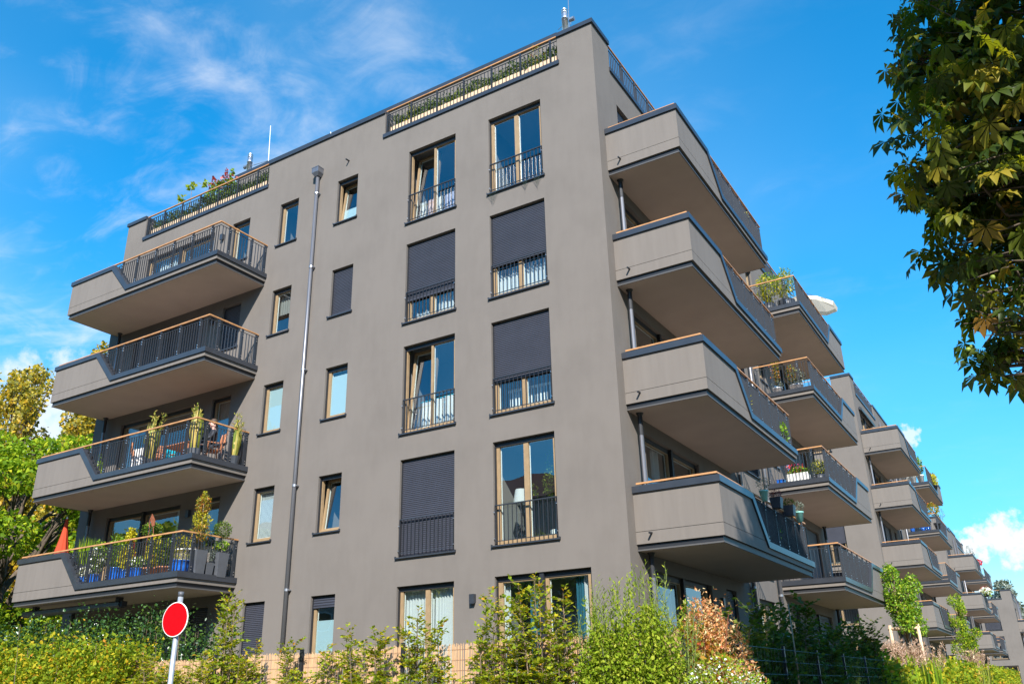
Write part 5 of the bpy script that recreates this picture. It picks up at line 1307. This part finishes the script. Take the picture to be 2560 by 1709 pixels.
def seated_person(loc, rz):
    t = thing('person', 'person in dark clothes sitting behind the potted grass on the second left balcony', 'person', loc, rz)
    J = {'pel': (0, 0, .52, .15, .12), 'wai': (0, .03, .70, .135, .10), 'che': (0, .06, .92, .165, .11), 'nck': (0, .05, 1.08, .055, .055), 'hd0': (0, .02, 1.17, .075, .085), 'hd1': (0, .015, 1.26, .08, .095), 'hd2': (0, .03, 1.34, .06, .07)}
    E_ = [('pel', 'wai'), ('wai', 'che'), ('che', 'nck'), ('nck', 'hd0'), ('hd0', 'hd1'), ('hd1', 'hd2')]
    for s, n in ((-1, 'l'), (1, 'r')):
        J['sh'+n] = (s*.19, .05, 1.0, .06, .06); J['el'+n] = (s*.25, -.10, .76, .045, .045); J['wr'+n] = (s*.14, -.32, .72, .03, .026); J['ha'+n] = (s*.10, -.40, .73, .035, .02)
        J['hi'+n] = (s*.10, -.04, .50, .09, .09); J['kn'+n] = (s*.13, -.44, .50, .062, .062); J['an'+n] = (s*.13, -.42, .08, .04, .04); J['to'+n] = (s*.14, -.58, .03, .035, .028)
        E_ += [('che', 'sh'+n), ('sh'+n, 'el'+n), ('el'+n, 'wr'+n), ('wr'+n, 'ha'+n), ('pel', 'hi'+n), ('hi'+n, 'kn'+n), ('kn'+n, 'an'+n), ('an'+n, 'to'+n)]
        for q, (fx, fl) in enumerate(((-.025, .085), (-.008, .10), (.01, .095), (.026, .075))):
            J['f%d%s' % (q, n)] = (s*.10+fx, -.40-fl, .715, .009, .009); E_.append(('ha'+n, 'f%d%s' % (q, n)))
        J['th'+n] = (s*.06, -.44, .745, .010, .010); E_.append(('wr'+n, 'th'+n))
    ks = list(J); me = bpy.data.meshes.new('body'); me.from_pydata([J[k][:3] for k in ks], [(ks.index(a), ks.index(b)) for a, b in E_], [])
    ob = bpy.data.objects.new('body', me); COL.objects.link(ob); ob.parent = t
    sk = ob.modifiers.new('skin', 'SKIN')
    for i, k in enumerate(ks): me.skin_vertices[0].data[i].radius = J[k][3:]
    me.skin_vertices[0].data[0].use_root = True
    ob.modifiers.new('sub', 'SUBSURF').levels = 1; ob.modifiers['sub'].render_levels = 2
    # clothes below the neck, skin on face and hands
    m, nt, N, L, out = new_mat('body_mix')
    p = N.new('ShaderNodeBsdfPrincipled'); p.inputs['Roughness'].default_value = 0.75
    tc = N.new('ShaderNodeTexCoord'); sp = N.new('ShaderNodeSeparateXYZ'); L.new(tc.outputs['Object'], sp.inputs[0])
    gt = N.new('ShaderNodeMath'); gt.operation = 'GREATER_THAN'; gt.inputs[1].default_value = 1.07; L.new(sp.outputs[2], gt.inputs[0])
    lt = N.new('ShaderNodeMath'); lt.operation = 'LESS_THAN'; lt.inputs[1].default_value = -0.31; L.new(sp.outputs[1], lt.inputs[0])
    g2 = N.new('ShaderNodeMath'); g2.operation = 'GREATER_THAN'; g2.inputs[1].default_value = 0.66; L.new(sp.outputs[2], g2.inputs[0])
    an = N.new('ShaderNodeMath'); an.operation = 'MULTIPLY'; L.new(lt.outputs[0], an.inputs[0]); L.new(g2.outputs[0], an.inputs[1])
    mxm = N.new('ShaderNodeMath'); mxm.operation = 'MAXIMUM'; L.new(gt.outputs[0], mxm.inputs[0]); L.new(an.outputs[0], mxm.inputs[1])
    mix = N.new('ShaderNodeMixRGB'); mix.inputs[1].default_value = (0.02, 0.022, 0.03, 1); mix.inputs[2].default_value = (0.62, 0.34, 0.26, 1)
    L.new(mxm.outputs[0], mix.inputs[0]); L.new(mix.outputs[0], p.inputs['Base Color']); L.new(p.outputs[0], out.inputs[0]); me.materials.append(m)
    link('hair', MB().lathe([(0.088, -0.03), (0.098, 0.02), (0.092, 0.07), (0.06, 0.11), (0, 0.125)], 14, (0, 0.035, 1.27)).mesh('hair', True), 'hair', t)
    for s in (-1, 1):
        link('eye', cached('eye', lambda: MB().lathe([(0, -.008), (.007, -.004), (.009, 0), (.007, .004), (0, .008)], 8).mesh('eye', True)), 'hair', t, (s*.033, -.075, 1.26))
        link('ear', cached('ear', lambda: MB().prism_x([(-.015, -.03), (.012, -.025), (.018, .01), (.005, .03), (-.014, .02)], -.008, .008).mesh('ear')), 'skin', t, (s*.085, .02, 1.25))
    link('nose', MB().prism_x([(-.080, .0), (-.115, -.005), (-.08, .045)], -.012, .012).mesh('nose'), 'skin', t, (0, 0, 1.225))
    link('mouth', MB().box(-.024, .024, -.092, -.078, -.004, .004).mesh('mouth'), 'terracotta', t, (0, 0, 1.19))
seated_person((-12.0, -0.80, z-0.03), -0.4)
# ---- lowest side balcony: pots hung on the handrail
z = BAL_Z+1.27
for i, (y, lab, pot, pm, mat, hgt) in enumerate(((3.32, 'mint green pot with a silvery plant, nearest on the side handrail', pot_mesh('flare', 0.10, 0.24), 'pot_mint', 'leaf_silver', 0.18), (4.35, 'dark pot with purple heather on the side handrail', square_pot(0.26, 0.25), 'pot_dark', 'leaf_heather', 0.11), (5.5, 'dark pot with a green plant on the side handrail', square_pot(0.26, 0.25), 'pot_dark', 'leaf_dark', 0.10), (6.45, 'mint green pot with a silvery plant, farthest on the side handrail', pot_mesh('flare', 0.11, 0.25), 'pot_mint', 'leaf_silver', 0.16))):
    potted('rail_pot', lab, (1.93, y, z-0.13), pot, pm, [(mat, 260, (0, 0, 0.26+hgt*.7), (0.15, 0.17, hgt), 0.05, NARROW)], seed=40+i)
z = D(0)
potted('climber', 'small climbing plant showing through the bars of the lowest side balcony', (1.62, 4.9, z), pot_mesh('flare', 0.12, 0.2), 'pot_dark', [('leaf_bright', 90, (0.1, 0, 0.45), (0.08, 0.15, 0.3), 0.06, LEAF2)], seed=46)
z = D(1)
potted('trailing_plant', 'green trailing plant showing through the bars of the second side balcony', (1.66, 6.6, z), pot_mesh('flare', 0.14, 0.22), 'pot_dark', [('leaf_bright', 240, (0.12, 0, 0.35), (0.10, 0.45, 0.28), 0.07, LEAF2)], seed=47)
potted('yellow_grass', 'yellowish plant behind the bars at the sloping coping, second side balcony', (1.66, 3.75, z), pot_mesh('flare', 0.12, 0.2), 'pot_dark', [('leaf_yellow', 160, (0.05, 0, 0.4), (0.10, 0.2, 0.26), 0.06, NARROW)], seed=48)
potted('trailing_plant', 'yellowish trailing plant at the handrail of the top side balcony', (1.68, 6.2, D(3)), pot_mesh('flare', 0.14, 0.22), 'pot_dark', [('leaf_yellow', 200, (0.02, 0, 0.85), (0.12, 0.5, 0.3), 0.06, NARROW)], seed=49)
# ---- far stack of side balconies
z = D(3)
for i, (x, y, r, h) in enumerate(((0.75, 11.75, 0.24, 0.34), (1.36, 11.78, 0.30, 0.34))):
    potted('potted_bamboo', ['bamboo in a barrel next to the wall, top of the far side balconies', 'bamboo in a wide dark barrel at the railing corner, top of the far side balconies'][i], (x, y, z), pot_mesh('tub', r, h), 'pot_dark', [('leaf_yellow', 420, (0, 0, 0.95), (0.34, 0.32, 0.52), 0.12, NARROW), ('leaf_bright', 300, (0.1, 0, 1.1), (0.34, 0.34, 0.5), 0.11, NARROW)], seed=50+i)
z = D(2)
potted('zinc_pots', 'zinc pot with a tall reddish climber on the far side balconies', (0.62, 11.8, z), pot_mesh('flare', 0.17, 0.32), 'pot_zinc', [('leaf_autumn', 300, (0.0, 0, 1.05), (0.16, 0.14, 0.55), 0.06, LEAF2), ('leaf_silver', 200, (0, 0, 0.42), (0.22, 0.2, 0.16), 0.06, NARROW)], seed=53)
potted('zinc_pots', 'white zinc tub with a grey-green bush right of the reddish climber', (1.25, 11.8, z), pot_mesh('flare', 0.22, 0.30), 'pot_zinc', [('leaf_silver', 300, (0.05, 0, 0.55), (0.30, 0.26, 0.26), 0.07, NARROW), ('leaf_autumn', 160, (-0.1, 0, 0.75), (0.2, 0.2, 0.3), 0.05, LEAF2)], seed=54)
z = D(1)
t = thing('white_planter', 'white slatted planter box with red and green flowers on the far side balconies', 'planter', (0.87, 11.72, z))
for i in range(9): link('board', cached('wb', lambda: MB().box(-0.036, 0.036, -0.012, 0.0, 0.02, 0.34).mesh('board')), 'pot_white', t, (-0.30+i*0.078, -0.16, 0))
link('box', MB().box(-0.335, 0.36, -0.158, 0.16, 0.03, 0.30).mesh('box'), 'pot_white', t)
rng = np.random.default_rng(600)
link('foliage', cloud(rng, ell(rng, 420, (0.02, 0, 0.42), (0.36, 0.18, 0.16), 0.5), 0.07, LEAF2, 0.4), 'leaf_bright', t)
link('blossom', cloud(rng, ell(rng, 170, (-0.05, -0.02, 0.50), (0.34, 0.18, 0.20), 0.8), 0.045, PETAL, 0.2), 'flower_mix', t)
potted('box_ball', 'clipped yellow-green ball in a dark pot beside the white planter box', (1.52, 11.78, z), pot_mesh('tub', 0.19, 0.22), 'pot_dark', [('leaf_dark', 500, (0, 0, 0.45), (0.25, 0.25, 0.25), 0.04, LEAF2), ('leaf_yellow', 300, (0.03, -0.05, 0.48), (0.25, 0.25, 0.25), 0.04, LEAF2)], seed=56)
tag(link('blue_box', MB().box(-0.12, 0.12, -0.1, 0.1, 0, 0.18).box(-0.13, 0.13, -0.11, 0.11, 0.181, 0.2).mesh('blue_box'), 'glaze_blue', None, (0.33, 11.7, z+0.02)), 'small blue box left of the white planter box', 'box')
# cream parasol on the top far balcony
t = thing('parasol', 'open cream parasol leaning over the top far side balcony', 'parasol', (1.25, 17.1, D(3)), 0.4)
n = 8; R_ = 0.95; top = (0, 0, 2.55); vs = [top]; fs = []
for i in range(n):
    a = 2*math.pi*i/n; vs.append((R_*math.cos(a), R_*math.sin(a), 2.22)); 
for i in range(n):
    a = 2*math.pi*i/n; vs.append((R_*1.01*math.cos(a), R_*1.01*math.sin(a), 2.06))
for i in range(n):
    k = (i+1) % n; fs += [(0, 1+i, 1+k), (1+i, 1+n+i, 1+n+k, 1+k)]
cn = link('canopy', MB().add(vs, fs).mesh('canopy'), 'parasol_cream', t); cn.rotation_euler = (0.10, 0.28, 0); cn.location = (-0.62, 0, 0.12)
link('pole', MB().tube([(0, 0, 0), (0, 0, 2.6)], 0.02, 8).mesh('pole'), 'dark_trim', t)
for i in range(n):
    a = 2*math.pi*i/n; rb_ = link('rib', cached('prib', lambda: MB().tube([(0, 0, 2.50), (0.93, 0, 2.19)], 0.008, 5).mesh('rib')), 'dark_trim', t, (-0.62, 0, 0.12)); rb_.rotation_euler = (0.10, 0.28, a)
# blue drying rack / tarpaulin seen between the blocks
# ---- second block: potted cypresses etc.
for i, (x, y) in enumerate(((0.5, 43.4), (0.95, 43.4), (1.4, 43.4))):
    potted('cone_conifer', '%s of three cone conifers in pale ribbed pots on the second block, from the wall' % ORD[i], (x, y, D(3)-0.156), pot_mesh('flare', 0.22, 0.55), 'pot_white', [('leaf_bright', 420, (0, 0, 1.15), (0.27, 0.27, 0.62), 0.09, LEAF2), ('leaf_dark', 300, (0, 0, 1.05), (0.25, 0.25, 0.55), 0.09, LEAF2)], seed=70+i)
potted('rail_shrub', 'yellow-green shrub hanging over the railing of the second block', (1.85, 46.3, D(3)-0.1), pot_mesh('flare', 0.2, 0.3), 'pot_dark', [('leaf_yellow', 360, (0.05, 0, 0.7), (0.2, 0.9, 0.42), 0.1, LEAF2)], seed=75)
for i, (x, lab, pm, fm) in enumerate(((0.35, 'blue bucket on the third balcony of the second block', 'glaze_blue', 'leaf_bright'), (0.95, 'pale pot on the third balcony of the second block', 'linen_pink', 'leaf_dark'), (1.25, 'red pot on the third balcony of the second block', 'sign_red', 'leaf_bright'))):
    potted('balcony_pot', lab, (x, 43.3, D(2)-0.156), pot_mesh('tub', 0.15, 0.3), pm, [(fm, 60, (0, 0, 0.36), (0.12, 0.12, 0.08), 0.06, LEAF2)], seed=80+i)
potted('rail_shrub', 'reddish shrub growing over the railing corner, third balcony of the second block', (1.75, 43.9, D(2)), pot_mesh('flare', 0.2, 0.4), 'pot_dark', [('leaf_autumn', 420, (-0.1, 0, 1.25), (0.4, 0.5, 0.42), 0.10, LEAF2), ('leaf_silver', 200, (0.15, 1.6, 1.2), (0.25, 1.0, 0.4), 0.09, NARROW)], seed=84)
potted('rail_planter', 'plume grass in a dark box on the railing, lowest balcony of the second block', (1.95, 45.0, D(0)+0.6), square_pot(0.4, 0.25), 'pot_dark', [('leaf_plume', 320, (0, 0, 0.5), (0.35, 0.9, 0.3), 0.10, NARROW)], seed=85)
potted('rail_planter', 'white and purple flowers in a box on the railing of the third block', (2.25, 67.5, D(1)+0.7), square_pot(0.4, 0.25), 'pot_dark', [('leaf_bright', 160, (0, 0, 0.35), (0.4, 1.1, 0.3), 0.14, LEAF2)], seed=86, flowers=[('flower_white', 160, (0, 0, 0.45), (0.42, 1.1, 0.32), 0.14), ('flower_red', 60, (0, 0.3, 0.55), (0.4, 1.0, 0.3), 0.14)])
potted('roof_plants', 'red flowers and feathery shrub on the roof edge of the third block', (1.2, 75.0, 10.6), square_pot(0.5, 0.4), 'pot_dark', [('leaf_silver', 260, (0, 0, 1.3), (0.4, 2.2, 0.8), 0.16, NARROW)], seed=87, flowers=[('flower_mix', 120, (0.5, 1.0, 0.7), (0.3, 1.6, 0.2), 0.16)])

# ---- roof terraces: timber planters with clipped hedges
def roof_planter(x0, x1, y0, lab1, lab2, seed, hmat, hh):
    t = thing('roof_planter', lab1, 'planter', (x0, y0, 16.195)); n = int((x1-x0)/0.30)
    w = (x1-x0)/n
    bm = cached(('rpb', round(w, 3)), lambda: MB().box(0.006, w-0.006, -0.02, 0.0, 0.0, 0.26).mesh('board'))
    for i in range(n): link('board', bm, 'timber_pale', t, (i*w, 0, 0))
    link('box', MB().box(0, x1-x0, 0.002, 0.26, 0.0, 0.22).mesh('box'), 'timber', t)
    h = thing('roof_hedge', lab2, 'hedge', (x0, y0, 16.195)); rng = np.random.default_rng(seed)
    n = int((x1-x0)*900); p = rng.random((n, 3)); x = p[:, 0]*(x1-x0)
    top = hh*(0.86+0.12*np.sin(x*4.1+seed)+0.06*np.sin(x*11.0)+0.06*rng.normal(size=n))
    P = np.stack([x, 0.0+0.28*p[:, 1], 0.22+top*p[:, 2]], 1)
    link('foliage', cloud(rng, P, 0.062, LEAF2, 0.1, -0.9), hmat, h)
    return h
roof_planter(-6.7, -1.1, 0.105, 'timber planter in the right gap of the roof parapet', 'dark green clipped hedge in the right gap of the roof parapet', 91, 'leaf_dark', 0.52)
roof_planter(-17.6, -11.8, 0.105, 'timber planter in the left gap of the roof parapet', 'dark green clipped hedge in the left gap of the roof parapet', 92, 'leaf_dark', 0.50)
potted('photinia', 'tall shrub with red shoots behind the left roof railing', (-14.3, 0.28, 16.25), None, None, [('leaf_bright', 420, (0, 0, 0.75), (0.75, 0.25, 0.42), 0.09, LEAF2), ('leaf_dark', 380, (0, 0, 0.7), (0.8, 0.25, 0.45), 0.09, LEAF2)], 'shrub', seed=93, flowers=[('flower_red', 80, (0.0, 0, 1.15), (0.75, 0.2, 0.22), 0.08), ('flower_red', 46, (-0.5, 0, 1.32), (0.06, 0.06, 0.25), 0.07), ('flower_red', 46, (0.15, 0, 1.4), (0.05, 0.05, 0.26), 0.07), ('leaf_bright', 70, (0.45, 0, 1.25), (0.07, 0.07, 0.3), 0.08)])
potted('fig_sapling', 'thin sapling with pale green lobed leaves above the left roof railing', (-15.95, 0.3, 16.4), None, None, [('leaf_weed', 24, (0.0, 0, 1.42), (0.13, 0.12, 0.10), 0.14, LEAF2), ('leaf_weed', 20, (-0.55, 0, 1.12), (0.10, 0.10, 0.10), 0.14, LEAF2), ('leaf_weed', 26, (0.75, 0, 1.22), (0.16, 0.12, 0.10), 0.13, LEAF2)], 'plant', seed=94, stem=(0.0, 1.4, 0.012))
potted('yellow_weed', 'pale yellow weed in the right roof planter', (-6.0, 0.16, 16.4), None, None, [('leaf_yellow', 70, (0, 0, 0.3), (0.12, 0.1, 0.3), 0.1, NARROW)], 'plant', seed=95)
potted('dry_shrub', 'dry reddish shrub at the right end of the roof planter', (-1.75, 0.2, 16.4), None, None, [('leaf_autumn', 220, (0, 0, 0.4), (0.26, 0.16, 0.38), 0.07, NARROW)], 'shrub', seed=96)
pmat('net', (0.03, 0.06, 0.045), 0.8)
t = thing('bird_net', 'torn dark netting hanging from the sill of the top right tall window', 'net', (-3.25, -0.075, floor_z(4)-0.04)); mb = MB(); rg = random.Random(8)
for x0, w, dp in ((0.02, 0.34, 0.36), (1.05, 0.22, 0.22), (1.38, 0.26, 0.30)):
    for i in range(9):
        f = i/8.0; d = dp*(1-abs(2*f-1)**1.2)*(0.7+0.4*rg.random())+0.03
        mb.tube([(x0+w*f, 0, 0), (x0+w*(0.5+(f-.5)*.7), -0.01, -d*.6), (x0+w*(0.5+(f-.5)*.45), 0, -d)], 0.0022, 3, False)
    for j in range(6):
        z_ = -dp*0.8*(j+1)/7; q = 0.5*(1-abs(z_)/dp); mb.tube([(x0+w*(.5-q), 0, z_*.8), (x0+w*.5, -0.01, z_), (x0+w*(.5+q), 0, z_*.8)], 0.0022, 3, False)
tag(link('strands', mb.mesh('strands'), 'net', t), kind='stuff')

# ---- behind the windows
t = thing('floor_lamp', 'floor lamp with a white shade behind the lower right tall window', 'lamp', (-2.86, 0.62, floor_z(1)))
link('shade', MB().lathe([(0.13, 1.30), (0.19, 0.98)], 24).mesh('shade', True), 'curtain_white', t)
link('pole', MB().tube([(0, 0, 0.3), (0, 0, 1.2)], 0.02, 8).mesh('pole'), 'dark_trim', t)
for a in range(3): link('leg', cached('lleg', lambda: MB().tube([(0.02, 0, 0.5), (0.24, 0, 0)], 0.014, 6).mesh('leg')), 'dark_trim', t, (0, 0, 0), a*2.094)
potted('indoor_tree', 'indoor weeping fig behind the lower right tall window', (-2.0, 0.75, floor_z(1)), pot_mesh('tub', 0.18, 0.3), 'pot_white', [('leaf_dark', 500, (0, 0, 1.35), (0.34, 0.30, 0.36), 0.07, NARROW), ('leaf_bright', 200, (0, -0.05, 1.4), (0.34, 0.30, 0.4), 0.06, NARROW), ('leaf_bright', 160, (-0.1, 0, 1.85), (0.16, 0.16, 0.3), 0.06, NARROW), ('leaf_bright', 40, (-0.5, -0.1, 1.25), (0.1, 0.1, 0.16), 0.06, NARROW)], seed=97, stem=(0.25, 1.3, 0.018))
t = thing('drying_rack', 'blue drying rack with white laundry behind the middle left tall window', 'drying rack', (-5.75, 0.55, floor_z(2)))
link('frame', MB().tube([(0, 0, 0.92), (1.4, 0, 0.98)], 0.012, 6).tube([(0, 0.3, 0.9), (1.4, 0.3, 0.96)], 0.012, 6).tube([(0.1, 0, 0), (0.3, 0.1, 0.93)], 0.012, 6).tube([(1.3, 0, 0), (1.1, 0.1, 0.96)], 0.012, 6).mesh('frame'), 'cloth_cyan', t)
for i in range(4): link('laundry', curtain_mesh(0.34, 0.72, 100+i, 0.04, 2.5), 'linen', t, (0.06+i*0.36, -0.02, 0.18+0.02*i))
t = thing('cot', 'white slatted cot behind the half lowered shutter', 'cot', (-3.0, 0.45, floor_z(2)))
for i in range(14): link('slat', cached('cotslat', lambda: MB().box(-0.018, 0.018, 0, 0.015, 0.25, 0.62).mesh('slat')), 'plastic_white', t, (i*0.085, 0, 0))
link('rail', MB().box(-0.04, 1.16, -0.004, 0.03, 0.622, 0.68).mesh('rail'), 'plastic_white', t); link('rail', MB().box(-0.04, 1.16, -0.004, 0.03, 0.19, 0.248).mesh('rail'), 'plastic_white', t)
for i, (x, mt, w) in enumerate(((-5.78, 'linen', 0.2), (-5.52, 'linen_pink', 0.22), (-5.24, 'linen', 0.22), (-4.95, 'linen_lilac', 0.55))):
    tag(link('hanging_cloth', curtain_mesh(w, 0.72, 120+i, 0.03, 1.5), mt, None, (x, 0.42, floor_z(4)+0.08)), '%s cloth from the left drying behind the top left tall window' % ORD[i], 'cloth', 'cloths drying at the top window')
